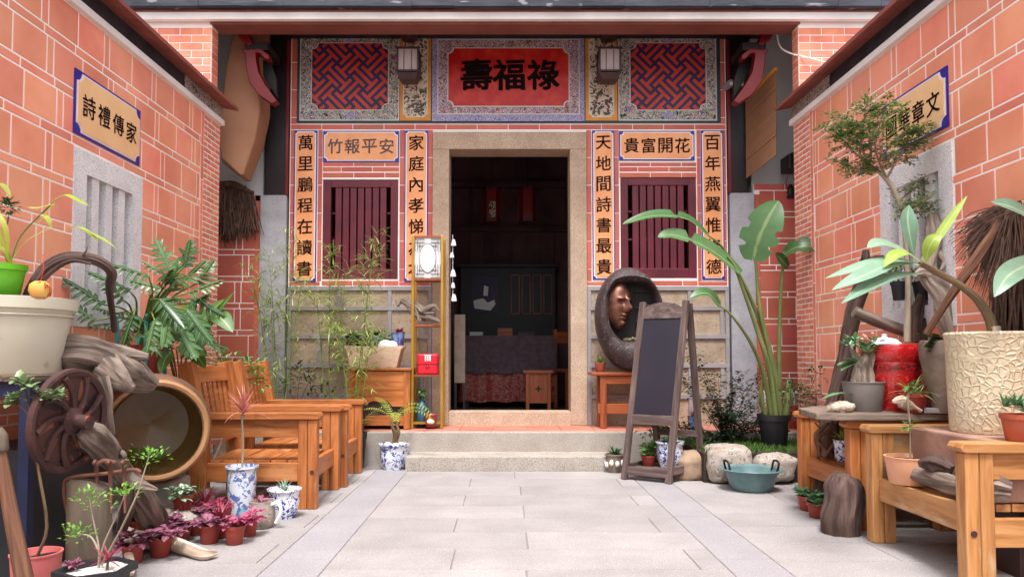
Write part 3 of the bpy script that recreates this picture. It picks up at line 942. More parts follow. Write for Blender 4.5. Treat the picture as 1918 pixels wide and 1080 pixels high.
for p0, p1, mir in ((558, 746, 1), (1160, 1346, -1)):
    flat(p0, p1, 68, 227, .010, .016, 'line_pale', 'pale_edge')
    fp = flat(p0 + 2, p1 - 2, 70, 225, .014, .018, 'floral_green', 'floral_border')
    i0, i1, j0, j1 = p0 + 23, p1 - 21, 83, 207
    flat(i0 - 1.5, i1 + 1.5, j0 - 1.5, j1 + 1.5, .016, .021, 'line_pale', 'lattice_edge', .065)
    flat(i0, i1, j0, j1, .018, .023, 'lattice_red', 'lattice_ground', .062)
    u0, u1, v0, v1 = FX(i0), FX(i1), FZ(j1), FZ(j0)
    cu, cv = (u0 + u1) / 2, (v0 + v1) / 2
    u_ = .030; K = 6; wd = .46; c45 = math.sqrt(.5)
    a = M()
    def strip(x0_, y0_, x1_, y1_, dep):
        q = [(x0_, y0_), (x1_, y0_), (x1_, y1_), (x0_, y1_)]
        q = [(cu + mir * u_ * c45 * (x - y), cv + u_ * c45 * (x + y)) for x, y in q]
        if mir < 0: q = q[::-1]
        for rect in ((u0 + .06, u1 - .06, v0 + .004, v1 - .004), (u0 + .004, u0 + .06, v0 + .06, v1 - .06), (u1 - .06, u1 - .004, v0 + .06, v1 - .06)):
            c = clip(q, rect)
            if c: a.face([a.vert(ff(x, y, dep)) for x, y in c])
    for gi in range(-6, 7):
        for gj in range(-6, 7):
            ox, oy = gi * K, gj * K
            strip(ox - 2 - wd, oy - wd, ox + 2 + wd, oy + wd, .0245)
            strip(ox - wd, oy - 2 - wd, ox + wd, oy + 2 + wd, .0255)
            if (gi + gj) % 2 == 0:                  # + swastika of the fret: links to its four neighbours
                strip(ox + 2 - wd, oy - K, ox + 2 + wd, oy, .0255)
                strip(ox - 2 - wd, oy, ox - 2 + wd, oy + K, .0255)
                strip(ox - K, oy - 2 - wd, ox, oy - 2 + wd, .0245)
                strip(ox, oy + 2 - wd, ox + K, oy + 2 + wd, .0245)
    PW('key_fret', a, 'lattice_blue', t)
    for q0, q1, r0, r1 in (((p0 + p1) / 2 - 11, (p0 + p1) / 2 + 13, 71, 80), ((p0 + p1) / 2 - 11, (p0 + p1) / 2 + 13, 211, 223)):
        a = M(); c0, c1 = FX((q0 + q1) / 2), FZ((r0 + r1) / 2)
        a.prism([(c0 + .06 * math.cos(k * .3927) * (1 + .15 * (k % 2)), c1 + .026 * math.sin(k * .3927)) for k in range(16)], .018, .022, ff); PW('floral_cartouche', a, 'floral_edge', t)
for p0, p1 in ((747, 806), (1098, 1158)):
    flat(p0, p1, 68, 227, .010, .017, 'gold_yellow', 'gold_border')
    flat(p0 + 6, p1 - 6, 71, 221, .015, .019, 'line_pale', 'pale_edge', .03)
    flat(p0 + 8, p1 - 8, 73, 219, .017, .021, 'landscape', 'landscape_painting', .028)
    # painted rock and pine at the foot of the picture
    a = M()
    for k in range(60):
        c0, c1 = U(p0 + 13, p1 - 12), 219 - abs(rng.gauss(0, 18)) - 4
        s_ = U(.006, .02)
        if c1 > 165: a.face([a.vert(ff(FX(c0) + s_ * math.cos(q) * U(.6, 1.3), FZ(c1) + s_ * math.sin(q) * .7, .0215 + k * .00002)) for q in (0, 1.1, 2.2, 3.3, 4.3, 5.3)])
    PW('painted_rocks', a, 'ink_grey', t)
flat(808, 1096, 67, 228, .010, .018, 'floral_edge', 'key_border')
flat(818, 1087, 75, 216, .014, .021, 'line_pale', 'pale_edge')
flat(820, 1085, 77, 214, .016, .0225, 'floral_blue', 'floral_border')
flat(837, 1068, 91, 202, .019, .0245, 'line_pale', 'plaque_edge', .055)
flat(839, 1066, 93, 200, .021, .0265, 'plaque_red', 'plaque', .053)
a = M()
for i, ch in enumerate('壽福祿'): write(a, ch, ff, FX((892, 953, 1018)[i]), FZ(142), .295, .029, 1.0, .03, 2.0)
PW('lettering', a, 'ink_black', t)
GP = 'couplet panels beside the door and windows'
for q0, q1, txt, ink, lab in ((549, 592, '萬里鵬程在讀書', 'ink_brown', 'tall orange couplet panel left of left window, behind bamboo'),
                              (757, 801, '家庭內孝悌為本', 'ink_brown', 'tall orange couplet panel whose foot is hidden by the brass rack'),
                              (1110, 1152, '天地間詩書最貴', 'ink_brown', 'tall orange couplet panel right beside the door, above dark crescent ornament'),
                              (1315, 1357, '百年燕翼惟修德', 'ink_brown', 'tall orange couplet panel right of right window, crossed by large leaf')):
    inkpanel('couplet_panel', lab, 'sign', ff, FX(q0), FX(q1), FZ(527 if q0 < 900 else 523), FZ(245), txt, True, .142, 'panel_orange', ink, GP, .02)
for q0, q1, txt, ink, lab in ((603, 746, '竹報平安', 'ink_grey', 'wide orange lintel panel above left window, greyish characters'),
                              (1161, 1303, '貴富開花', 'ink_brown', 'wide orange lintel panel above right window, dark characters')):
    inkpanel('lintel_panel', lab, 'sign', ff, FX(q0), FX(q1), FZ(304 if q0 < 900 else 301), FZ(246), txt, False, .142, 'panel_orange', ink, 'lintel panels over the windows', .03)

# ================================================================== things under the eave
GL2 = 'lanterns under the eave'
def lantern(px, lab):
    c = P(px, 122, 6.8)
    t = T('hanging_lantern', lab, 'lantern', (c.x, c.y, c.z - .16), 0, GL2)
    a = M(); a.lathe([(0, .40), (.075, .40), (.08, .42), (.06, .45), (.02, .47), (0, .47)], 20); PT('ceiling_cup', a, 'lamp_wood', t)
    a = M()
    for k in (-1, 1): a.tube([(.05 * k, 0, .31), (.02 * k, 0, .40)], .004, 5)
    PT('hanger', a, 'lamp_wood', t)
    a = M(); a.box((-.088, -.088, .075), (.088, .088, .275)); PT('lamp_shade', a, 'lamp_paper', t)
    a = M()
    for x in (-1, 1):
        for y in (-1, 1): a.box((x * .094 - .007, y * .094 - .007, .05), (x * .094 + .007, y * .094 + .007, .29))
    for z in (.285, .072):
        for k in (-1, 1):
            a.box((-.115, k * .094 - .008, z - .008), (.115, k * .094 + .008, z + .008)); a.box((k * .094 - .008, -.115, z - .0075), (k * .094 + .008, .115, z + .0075))
    for k in (-.035, .035):
        for q in (-1, 1):
            a.box((k - .003, q * .091 - .003, .08), (k + .003, q * .091 + .003, .27)); a.box((q * .091 - .003, k - .003, .08), (q * .091 + .003, k + .003, .27))
    PT('lamp_frame', a, 'lamp_wood', t, None, .002)
    a = M(); a.lathe([(.10, .0), (.14, .055), (.09, .075)], 4, amin=.5); a.tube([(-.12, -.12, .02), (-.15, -.15, .04)], .006, 5); a.tube([(.12, -.12, .02), (.15, -.15, .04)], .006, 5)
    PT('lamp_base', a, 'lamp_wood', t)
lantern(766, 'square paper lantern hanging left of the red plaque')
lantern(1140, 'square paper lantern hanging right of the red plaque')
# curved red brackets
def bracket(s):
    Y = 6.62
    lab = 'curved red lacquered wooden bracket at upper ' + ('left above the tan hanging board' if s < 0 else 'right above the woven bamboo blind')
    X_ = lambda px: px if s < 0 else 1893 - px
    t = T('roof_bracket', lab, 'bracket', P(X_(490), 195, Y), 0, 'red roof brackets')
    def pr(pts, name, y0=-.05, y1=.05):
        a = M(); q = [P(X_(p[0]), p[1], Y) for p in pts]; a.prism([(v.x, v.z) for v in q], Y + y0, Y + y1, lambda u, v, d: (u, d, v)); PW(name, a, 'red_lacquer', t, None, .008)
    pr([(441, 45), (464, 45), (467, 62), (476, 86), (468, 90), (452, 76), (443, 60)], 'upper_arm')
    pr([(455, 97), (492, 95), (506, 106), (508, 116), (499, 114), (490, 104), (482, 103), (483, 118), (487, 138), (500, 163), (522, 193), (512, 198), (488, 182), (470, 158), (464, 130), (463, 106)], 'lower_arm')
    a = M(); c0, c1 = P(X_(462), 92, Y + .02), P(X_(520), 92, Y + .25); a.box((c0.x, Y - .03, c0.z - .03), (c1.x, Y + .33, c0.z + .04)); PW('dark_beam', a, 'dark_wood', t)
    a = M(); q = [P(X_(p[0]), p[1], Y + .2) for p in ((478, 110), (510, 122), (520, 150), (522, 186), (505, 160))]; a.prism([(v.x, v.z) for v in q], Y + .15, Y + .2, lambda u, v, d: (u, d, v)); PW('carved_plate', a, 'dark_wood', t)
bracket(-1); bracket(1)
# smooth tan board hanging in the left recess: hollow, hull-shaped
a = M(); pts = [(445, 40), (497, 40), (497, 210), (486, 268), (463, 335), (455, 336), (413, 303), (408, 250), (424, 130)]
Yb = 6.78; q = [P(p[0], p[1], Yb) for p in pts]
cx_ = sum(v.x for v in q) / len(q)
ring0 = [a.vert((v.x, Yb + .02 + .25 * abs(v.x - cx_), v.z)) for v in q]
ring1 = [a.vert((cx_ + (v.x - cx_) * .86, Yb - .07, v.z + (.02 if v.z < 3 else 0))) for v in q]
ring2 = [a.vert((v.x, Yb + .10 + .25 * abs(v.x - cx_), v.z)) for v in q]
a.face(ring1, .5); n_v = len(q)
for i in range(n_v):
    j = (i + 1) % n_v; a.face([ring0[i], ring0[j], ring1[j], ring1[i]], .5, True); a.face([ring2[i], ring2[j], ring0[j], ring0[i]], .5)
a.face(ring2[::-1], .5)
SOLO('hanging_board', a, 'canvas_tan', 'large smooth tan board with pointed lower end hanging in the left recess', 'board', None, .012)
# coir raincape hanging below it
def fibres(a, top, n, L, spread, w=.004, sag=.1, seed=0, dirn=(0, 0, -1), cap=.0):
    top = V(top)
    for i in range(n):
        d = (V(dirn) + V(U(-spread, spread), U(-spread, spread) * .6, U(-.25, .25))).normalized()
        l = L * U(.55, 1.05); p0 = top + V(U(-.04, .04), U(-.03, .03), U(-.03, .03))
        p1 = p0 + d * l * .55; p2 = p0 + d * l + V(U(-.04, .04), 0, -sag * U(.3, 1))
        a.blade([p0, p1, p2], w * U(.7, 1.6), (U(-1, 1), -1, U(-.4, .4)), lambda t: 1 - .6 * t, 2, .2)
a = M()
t = T('fibre_cape', 'dark brown palm fibre cape hanging on brick in the left recess', 'cape', P(440, 450, 6.9))
for p in ((420, 352), (438, 350), (452, 352), (466, 362)): fibres(a, P(p[0], p[1], 6.95), 170, .47 if p[0] < 450 else .36, .26, .006, .08)
PW('fibres', a, 'fibre_brown', t)
b = M(); b.tube([P(408, 345, 6.93), P(440, 346, 6.9), P(474, 362, 6.93)], [.022, .03, .015], 8, rough=.3, step=4); PW('collar', b, 'fibre_brown', t)
# woven blind, speaker, small lantern, camera, cable on the right
a = M(); q = [P(p[0], p[1], y) for p, y in (((1397, 190), 7.0), ((1455, 131), 6.62), ((1454, 290), 6.62), ((1398, 335), 7.0))]
nn = V(-.6, -.8, 0) * .012
rows_ = 26
for i in range(rows_):
    t0, t1 = i / rows_, (i + .93) / rows_
    A, B = q[0].lerp(q[3], t0), q[1].lerp(q[2], t0); C_, D_ = q[1].lerp(q[2], t1), q[0].lerp(q[3], t1)
    k = nn * U(.4, 1)
    f0 = [a.vert(p + k) for p in (A, B, C_, D_)]; f1 = [a.vert(p) for p in (A, B, C_, D_)]
    a.face(f0); a.face(f1[::-1])
    for i2 in range(4): a.face([f0[i2], f0[(i2 + 1) % 4], f1[(i2 + 1) % 4], f1[i2]])
t = T('bamboo_blind', 'brown woven bamboo blind hanging at an angle in the right recess', 'blind', P(1425, 335, 6.8))
PW('weave', a, 'bamboo_weave', t)
b = M(); b.beam(q[0] + V(0, 0, .01), q[1] + V(0, 0, .01), .03, .03); PW('top_rail', b, 'gold_yellow', t)
a = M(); c = P(1482, 303, 6.9)
t = T('loudspeaker', 'black wall loudspeaker high on the plaster behind the right wall end', 'speaker', (c.x, c.y, c.z - .11))
a.prism([(-.06, -.09), (.10, -.09), (.10, .12), (-.06, .05)], -.1, .12, lambda u, v, d: (u, d, v + .11)); PT('cabinet', a, 'plastic_black', t, None, .01)
a = M(); a.box((-.04, -.108, .05), (.085, -.1005, .15)); PT('grille', a, 'black_metal', t)
c = P(1481, 358, 6.9)
t = T('storm_lantern', 'small dark lantern hanging from a wire below the loudspeaker', 'lantern', (c.x, c.y, c.z - .07))
a = M(); a.lathe([(.03, 0), (.042, .015), (.03, .03), (.034, .06), (.028, .09), (.036, .10), (.015, .13), (0, .14)], 14); PT('body', a, 'black_metal', t)
a = M(); a.tube([(-.035, 0, .10), (-.04, 0, .17), (0, 0, .24), (.04, 0, .17), (.035, 0, .10)], .003, 5, step=3); PT('handle', a, 'black_metal', t)
c = P(1362, 160, 6.98)
t = T('security_camera', 'small white security camera fixed right of the painted board', 'camera', c)
a = M(); a.tube([(0, .05, 0), (.02, -.06, 0)], .035, 12); PT('mount', a, 'joint_grey', t)
a = M(); a.tube([(.01, -.06, -.005), (.11, -.08, -.005)], .014, 10); a.tube([(.105, -.08, -.005), (.125, -.083, -.005)], .032, 12); PT('camera_body', a, 'white_paint', t)
a = M(); a.tube([P(1453, 45, 6.6), P(1460, 85, 6.55), P(1480, 100, 6.4), P(1508, 107, 6.27), P(1550, 118, 6.27)], .007, 6, step=6)
SOLO('cable', a, 'white_paint', 'white cable looping from the porch ceiling to the right brick pier', 'cable')
# wind chime in the doorway
t = T('wind_chime', 'white shell wind chime hanging by the left door jamb', 'wind chime', P(848, 560, 7.0))
a = M(); a.tube([P(848, 440, 7.0), P(848, 565, 7.0)], .0025, 5); PW('string', a, 'white_paint', t)
for py in (455, 478, 512, 535, 558):
    a = M(); c = P(848 + U(-3, 2), py, 7.0); a.lathe([(0, .035), (.012, .03), (.02, .005), (.026, -.025), (.0, -.03)], 10, c, rough=.4); PW('shell', a, 'white_paint', t)

# ------------------------------------------------------------------ inside the room
t = T('altar_table', 'table inside the doorway under a dark cloth over a red patterned skirt', 'table', (0.03, 9.35, .33))
def drape(a, x0, x1, y0, y1, z0, z1, flare, n=46, amp=.012):
    """hanging cloth round a table edge"""
    per = []
    for i in range(n): per.append((x0 + (x1 - x0) * i / n, y0, 0, -1))
    for i in range(n // 3): per.append((x1, y0 + (y1 - y0) * i / (n // 3), 1, 0))
    for i in range(n): per.append((x1 - (x1 - x0) * i / n, y1, 0, 1))
    for i in range(n // 3): per.append((x0, y1 - (y1 - y0) * i / (n // 3), -1, 0))
    rows = []
    for j in range(6):
        tt = j / 5; row = []
        for i, (x, y, nx, ny) in enumerate(per):
            o_ = (flare + amp * math.sin(i * .9) + amp * .8 * math.sin(i * .37 + 1)) * tt
            row.append(a.vert((x + nx * o_, y + ny * o_, z1 + (z0 - z1) * tt + .01 * math.sin(i * .5) * tt)))
        rows.append(row)
    for r0, r1 in zip(rows, rows[1:]):
        for i in range(len(per)): j = (i + 1) % len(per); a.face([r0[i], r0[j], r1[j], r1[i]], .5, True)
a = M()
for x in (-.5, .5):
    for y in (-.3, .3): a.box((x - .03, y - .03, 0), (x + .03, y + .03, .84))
PT('leg', a, 'dark_wood', t)
a = M(); a.box((-.58, -.36, .84), (.58, .36, .872)); PT('tabletop', a, 'cloth_dark', t)
a = M(); drape(a, -.56, .56, -.34, .34, .07, .85, .03); PT('skirt_cloth', a, 'cloth_red', t)
a = M(); drape(a, -.582, .582, -.362, .362, .42, .873, .04); PT('top_cloth', a, 'cloth_dark', t)
t = T('wooden_stool', 'dark wooden stool standing before the cloth table inside the door', 'stool', (.37, 8.35, .33), 0)
a = M(); a.box((-.17, -.12, .43), (.17, .12, .465)); PT('seat', a, 'wood_bench', t, None, .006)
for x in (-1, 1):
    a = M(); a.box((x * .12 - .018, -.11, 0), (x * .12 + .018, .11, .43)); PT('side_leg', a, 'wood_bench', t)
a = M(); a.box((-.1, -.09, .1), (.1, -.075, .425)); PT('front_panel', a, 'wood_bench', t)
a = M(); c = (0, -.092, .26); a.prism([(.045 * math.cos(k * .785) * (1 if k % 2 == 0 else .35), .26 + .045 * math.sin(k * .785) * (1 if k % 2 == 0 else .35)) for k in range(8)], -.094, -.089, None); PT('cross_cutout_shade', a, 'dark_wood', t)  # raised dark plate: shade inside the cross cutout, put into colour
t = T('dining_chair', 'dark wooden chair just inside the right edge of doorway', 'chair', (.86, 8.9, .33), .3)
for x in (-.2, .2):
    for y, h in ((-.2, .44), (.2, .95)):
        a = M(); a.box((x - .02, y - .02, 0), (x + .02, y + .02, h)); PT('leg', a, 'wood_bench', t)
a = M(); a.box((-.22, -.22, .44), (.22, .22, .47)); PT('seat', a, 'wood_bench', t)
a = M(); a.box((-.2, .19, .78), (.2, .21, .92)); PT('backrest', a, 'wood_bench', t)
def palace(px, lab):
    c = P(px, 388, 9.3)
    t = T('palace_lantern', lab, 'lantern', (c.x, c.y, c.z - .2), 0, 'red lanterns inside the hall')
    a = M(); a.lathe([(.11, .02), (.11, .42)], 6); PT('lamp_shade', a, 'red_glaze2', t)
    a = M()
    for z in (.0, .40): a.lathe([(.07, z), (.125, z + .005), (.125, z + .035), (.07, z + .04)], 6)
    for k in range(6): a.tube([(.115 * math.cos(k * 1.0472), .115 * math.sin(k * 1.0472), 0), (.115 * math.cos(k * 1.0472), .115 * math.sin(k * 1.0472), .42)], .008, 5)
    PT('lamp_frame', a, 'maroon', t)
    a = M(); a.tube([(0, 0, .43), (0, 0, 1.15)], .004, 5); PT('cord', a, 'dark_wood', t)
    if px < 950:
        a = M(); a.box((-.03, -.125, .05), (.05, -.118, .25)); PT('paper_picture', a, 'landscape', t)
palace(921, 'left red lantern hanging inside the hall, with pale picture')
palace(988, 'right red lantern hanging inside the hall, plain red')
t = T('glass_cabinet', 'dark cabinet with white reflection painted on its glass inside the hall', 'cabinet', (0, 10.2, .33))
a = M(); a.box((-.62, 0, 0), (.70, .28, 1.85)); a.box((-.66, -.03, 1.85), (.74, .29, 1.9)); PT('body', a, 'dark_wood', t, None, .006)
a = M(); a.box((-.46, -.014, 1.22), (-.1, -.001, 1.72)); PT('cabinet_glass', a, 'lattice_blue', t)
a = M(); a.prism([(-.44, 1.38), (-.42, 1.28), (-.20, 1.25), (-.13, 1.34), (-.15, 1.40), (-.24, 1.36), (-.3, 1.42), (-.40, 1.40)], -.02, -.0145, None); a.prism([(-.30, 1.46), (-.24, 1.45), (-.23, 1.58), (-.29, 1.6)], -.02, -.0145, None); PT('white_reflection', a, 'white_paint', t)  # white shapes painted as the reflection in the cabinet glass
for k in range(4):
    a = M(); x = .08 + k * .15
    for q in ((x, 1.2, x + .012, 1.75), (x + .11, 1.2, x + .122, 1.75), (x, 1.2, x + .12, 1.215), (x, 1.735, x + .12, 1.75)): a.box((q[0], -.015, q[1]), (q[2], -.001, q[3]))
    PT('door_panel', a, 'wood_bench', t)
a = M()
for x, y, z, q in ((-.38, 9.42, 1.205, (.12, .16, .04)), (-.02, 9.5, 1.205, (.17, .12, .1)), (.3, 9.46, 1.205, (.16, .12, .06))):
    pass
def bx(name, x, y, z, s_, mat, lab, c_):
    a = M(); a.box((-s_[0] / 2, -s_[1] / 2, 0), (s_[0] / 2, s_[1] / 2, s_[2])); a.box((-s_[0] / 2 - .004, -s_[1] / 2 - .004, s_[2] * .7), (s_[0] / 2 + .004, s_[1] / 2 + .004, s_[2] * .76))
    o = PT(name, a, mat, None, None, .004); o.location = (x, y, z); TAG(o, lab, c_)
bx('book', -.36, 9.3, 1.204, (.16, .2, .05), 'plaster', 'white book stack lying on left of the cloth table', 'book')
bx('wooden_box', .0, 9.35, 1.204, (.19, .14, .10), 'wood_bench', 'reddish wooden box on middle of the cloth table', 'box')
bx('tray', .27, 9.3, 1.204, (.2, .14, .05), 'lamp_wood', 'dark tray on right of the cloth table', 'tray')
t = T('notice_board', 'pale upright board leaning inside left of the doorway', 'board', (FX(848), 7.6, .33))
a = M(); a.box((-.02, 0, .35), (.09, .02, 1.05)); PT('board', a, 'urn_grey', t)
a = M(); a.box((-.02, .005, 0), (.005, .03, .36)); a.box((.07, .005, 0), (.09, .03, .36)); PT('leg', a, 'dark_wood', t)

# ================================================================== pots and plant helpers
def pot(t, r, h, mat, shape='taper', soil='soil', sd=None, world=None):
    a = M()
    if shape == 'taper': pr = [(0, 0), (r * .70, 0), (r * .73, h * .02), (r * .93, h * .82), (r, h * .82), (r * 1.03, h), (r * .93, h), (r * .88, h * .84), (r * .86, h * .8)]
    elif shape == 'plain': pr = [(0, 0), (r * .82, 0), (r * .84, h * .02), (r * .99, h * .96), (r * 1.03, h * .97), (r * 1.03, h), (r * .94, h), (r * .90, h * .84)]
    elif shape == 'bowl': pr = [(0, .012), (r * .58, .012), (r * .62, 0), (r * .70, 0), (r * .72, h * .06), (r * .86, h * .25), (r * .95, h * .55), (r * .93, h * .84), (r * .95, h * .88), (r * 1.08, h * .95), (r * 1.08, h), (r * .92, h), (r * .86, h * .86)]
    elif shape == 'cyl': pr = [(0, 0), (r * .84, 0), (r * .88, h * .03), (r * .93, h * .5), (r * .97, h * .92), (r * 1.1, h * .96), (r * 1.1, h), (r * .94, h), (r * .9, h * .88)]
    o = PT('pot', a.lathe(pr, 30), mat, t)
    b = M(); b.lathe([(r * .9, h * .86), (r * .5, h * .89), (0, h * .90)], 18, rough=.1); PT('soil', b, soil, t)
    return o
def potted(name, lab, catg, loc, r, h, mat, shape='taper', soil='soil', group=None):
    t = T(name, lab, catg, loc, U(0, 6) * 0, group)
    pot(t, r, h, mat, shape, soil)
    return t, h * .89
def rosette(a, c, n, L, W, e0, e1, bend=.6, seg=4, rim=0.0, prof=None, fold=.2):
    for i in range(n):
        an = i * 2.39996 + U(-.3, .3); e = R(U(e0, e1)); d = V(math.cos(an) * math.cos(e), math.sin(an) * math.cos(e), math.sin(e))
        a.leaf(V(c) + V(d.x, d.y, 0) * rim + V(0, 0, i * .0004), d, L * U(.75, 1.1), W * U(.85, 1.15), (0, 0, 1), bend * U(.6, 1.4), seg, fold, prof)
BROAD = lambda t: (math.sin(math.pi * t ** .8)) ** .75
LANCE = lambda t: (1 - t) ** .8 * min(1, .55 + t * 3)
def bush(a, c, rad, n, L, W, out=.6, upb=.25):
    for i in range(n):
        while 1:
            p = V(U(-1, 1), U(-1, 1), U(-1, 1))
            if .25 < p.length < 1: break
        d = (p * out + V(U(-.6, .6), U(-.6, .6), U(-.4, .5) + upb)).normalized()
        a.lf(V(c) + V(p.x * rad[0], p.y * rad[1], p.z * rad[2]), d, L * U(.7, 1.2), W * U(.8, 1.2))
def twig_plant(t, z, paths, r0, leafmat, stemmat, n, L, W, spread=.06, lname='leaves'):
    """stems along given local paths; leaves clustered near the tips"""
    s_, l_ = M(), M()
    for p in paths:
        s_.tube(p, [r0 * (1 - .6 * i / (len(p) - 1)) for i in range(len(p))], 7, step=4, rough=.08)
        tip = V(p[-1])
        for i in range(n):
            q = tip + V(rng.gauss(0, spread), rng.gauss(0, spread), rng.gauss(0, spread * .6))
            d = (q - tip + V(0, 0, .02)).normalized() if (q - tip).length > 1e-4 else V(0, 0, 1)
            l_.lf(q, d + V(U(-.5, .5), U(-.5, .5), U(-.2, .5)), L * U(.7, 1.2), W * U(.8, 1.2))
    PT('stem', s_, stemmat, t); PT(lname, l_, leafmat, t)
def stones(t, r, z, n, mat='pebble_white', s=.022):
    a = M()
    for i in range(n):
        an = U(0, 6.28); q = r * U(.3, .8); a.blob((math.cos(an) * q, math.sin(an) * q, z), (s * U(.8, 1.4), s * U(.8, 1.3), s * .7), 10, 6, .2)
    PT('white_stones', a, mat, t)
def drift(name, lab, pts, rad, mat='driftwood', rough=.28, n=14, step=7, freq=4, extra=(), group=None, catg='driftwood', flat=1.0):
    a = M(); a.tube(pts, rad, n + 14, rough=rough, step=step + 3, freq=freq, flat=flat)
    for p, r in extra: a.tube(p, r, 14, rough=rough, step=5, freq=freq)
    return SOLO(name, a, mat, lab, catg, group)

# ================================================================== armchairs
def armchair(lab, loc, rz, D, Wd, back, mat, group, sz=.29):
    t = T('wooden_armchair', lab, 'chair', loc, rz, group)
    hy = Wd / 2; fx, bx_ = D / 2, -D / 2
    for s in (-1, 1):
        a = M()
        a.box((fx - .060, s * hy - .036, 0), (fx - .002, s * hy + .036, .555)); a.box((fx - .1205, s * hy - .035, 0), (fx - .0625, s * hy + .035, .555))
        PT('front_leg', a, mat, t, None, .006)
        a = M()
        if back:
            a.beam((bx_ + .06, s * hy, 0), (bx_ + .06, s * hy, .45), .072, .11, (1, 0, 0)); a.beam((bx_ + .06, s * hy, .44), (bx_ - .03, s * hy, .91), .07, .10, (1, 0, 0))
        else: a.box((bx_, s * hy - .035, 0), (bx_ + .1, s * hy + .035, .555))
        PT('rear_leg', a, mat, t, None, .006)
        a = M(); a.prism([(bx_ + .02, .556), (fx + .0, .556), (fx + .018, .564), (fx + .022, .578), (fx + .01, .598), (bx_ + .02, .598)], s * hy - .05, s * hy + .05, lambda u, v, d: (u, d, v)); PT('armrest', a, mat, t, None, .005)
        a = M(); a.box((bx_ + .10, s * hy - .018, .445), (fx - .121, s * hy + .018, .555)); PT('arm_panel', a, mat, t, None, .003)
        a = M(); a.box((bx_ + .10, s * hy - .02, .17), (fx - .121, s * hy + .02, .285)); PT('side_rail', a, mat, t, None, .003)
        a = M()
        a.lathe([(.013, 0), (.013, .004), (0, .004)], 10, mx=Matrix.Translation((fx - .03, s * (hy + .0365), .23)) @ Matrix.Rotation(-s * R(90), 4, 'X')); PT('bolt_cap', a, 'lamp_wood', t)
    a = M(); a.box((fx - .075, -hy + .037, sz - .115), (fx - .035, hy - .037, sz)); PT('front_rail', a, mat, t, None, .004)
    a = M(); n = 6; st = (D - .18) / n
    for i in range(n): a.box((bx_ + .08 + i * st, -hy + .037, sz - .028), (bx_ + .08 + (i + 1) * st - .006, hy - .037, sz + .004))
    PT('seat', a, mat, t, None, .003)
    if back:
        a = M()
        L = lambda z: bx_ + .06 - .09 * (z - .44) / .47
        a.prism([(-hy + .036, .78), (hy - .036, .78), (hy - .036, .875), (0, .89), (-hy + .036, .875)], 0, .03, lambda u, v, d: (L(v) + d - .015, u, v))
        a.box((L(.40) - .015, -hy + .036, .38), (L(.40) + .015, hy - .036, .50))
        k = (2 * hy - .12) / 6
        for i in range(6):
            y = -hy + .06 + k * (i + .5); a.prism([(y - .022, .49), (y + .022, .49), (y + .022, .79), (y - .022, .79)], -.006, .010, lambda u, v, d: (L(v) + d, u, v))
        PT('backrest', a, mat, t, None, .003)
    return t
GA = 'wooden armchairs on the left'
armchair('orange wooden armchair with slatted back nearest on the left', (-1.58, 5.00, 0), 0.02, .80, .66, True, 'wood_chair', GA)
armchair('orange wooden armchair on the left, farther back, beside the step', (-1.56, 5.76, 0), 0.03, .80, .64, True, 'wood_chair', GA)
GB = 'low wooden chairs on the right'
armchair('weathered pine chair with worn armrests at the lower right corner', (2.165, 3.46, 0), math.pi, .58, .77, False, 'wood_pine', GB, .33)
armchair('orange-brown low chair under the grey plank, beside the blue basin', (2.175, 4.44, 0), math.pi, .58, .67, False, 'wood_chair', GB, .31)

# ================================================================== LEFT SIDE
# steel stand that carries the planter, log and branch
t = T('steel_stand', 'dark blue steel table in shadow carrying the big pale planter on the left', 'table', (-2.20, 3.45, 0))
a = M(); a.box((-.24, -.40, .845), (.25, .5, .872)); PT('top', a, 'plank_grey', t, None, .003)
for x, y in ((-.21, -.37), (.22, -.37), (-.21, .46), (-.05, .46)):
    a = M(); a.box((x - .022, y - .022, 0), (x + .022, y + .022, .845)); PT('leg', a, 'blue_steel', t)
for q in (((-.188, -.385, .78), (.198, -.355, .845)), ((.205, -.348, .78), (.235, .438, .845)), ((-.23, -.348, .30), (-.19, .438, .34))):
    a = M(); a.box(*q); PT('rail', a, 'blue_steel', t)
a = M(); a.box((-.17, -.3, .0), (.15, .4, .55))
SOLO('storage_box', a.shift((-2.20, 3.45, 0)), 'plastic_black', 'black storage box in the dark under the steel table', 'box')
# big pale planter
c = V(-2.205, 3.30, .873)
t, zs = potted('planter', 'large pale cream plastic planter standing high on the left', 'planter', c, .242, .33, 'plastic_white', 'plain')
a = M(); a.lathe([(.235, .278), (.256, .284), (.260, .332), (.246, .334)], 32, cap=False); a.lathe([(.240, .250), (.248, .256), (.240, .262)], 32, cap=False); PT('rim', a, 'plastic_white', t)
# green pot with strap-leaved plant on the planter
c = P(2, 556, 3.20)
t, zs = potted('potted_orchid', 'bright green pot of strap leaves on the pale planter', 'potted plant', c, .095, .14, 'plastic_green')
a = M(); st = M()
B = c + V(.01, 0, .11)
def bp(a, pts, W, y, prof=None, up=(0, -.5, 1), n=4, fold=.2, yo=None, **k):
    """blade through photo points at depth y (list -> per point depth)"""
    q = [P(p[0], p[1], y if yo is None else y + yo[i]) for i, p in enumerate(pts)]
    a.blade(q, W, up, prof, n, fold, **k)
for pts, W in (([(22, 490), (40, 450), (75, 415), (110, 366)], .007), ([(20, 492), (34, 470), (55, 448), (98, 425)], .011), ([(16, 492), (14, 450), (8, 420), (-4, 395)], .011), ([(20, 494), (8, 470), (-8, 462), (-20, 470)], .012), ([(14, 490), (0, 440), (-12, 400), (-26, 372)], .01)):
    bp(a, pts, W, 3.18, lambda t: .5 + .5 * math.sin(math.pi * t), yo=[0, -.02, -.03, -.02][:len(pts)])
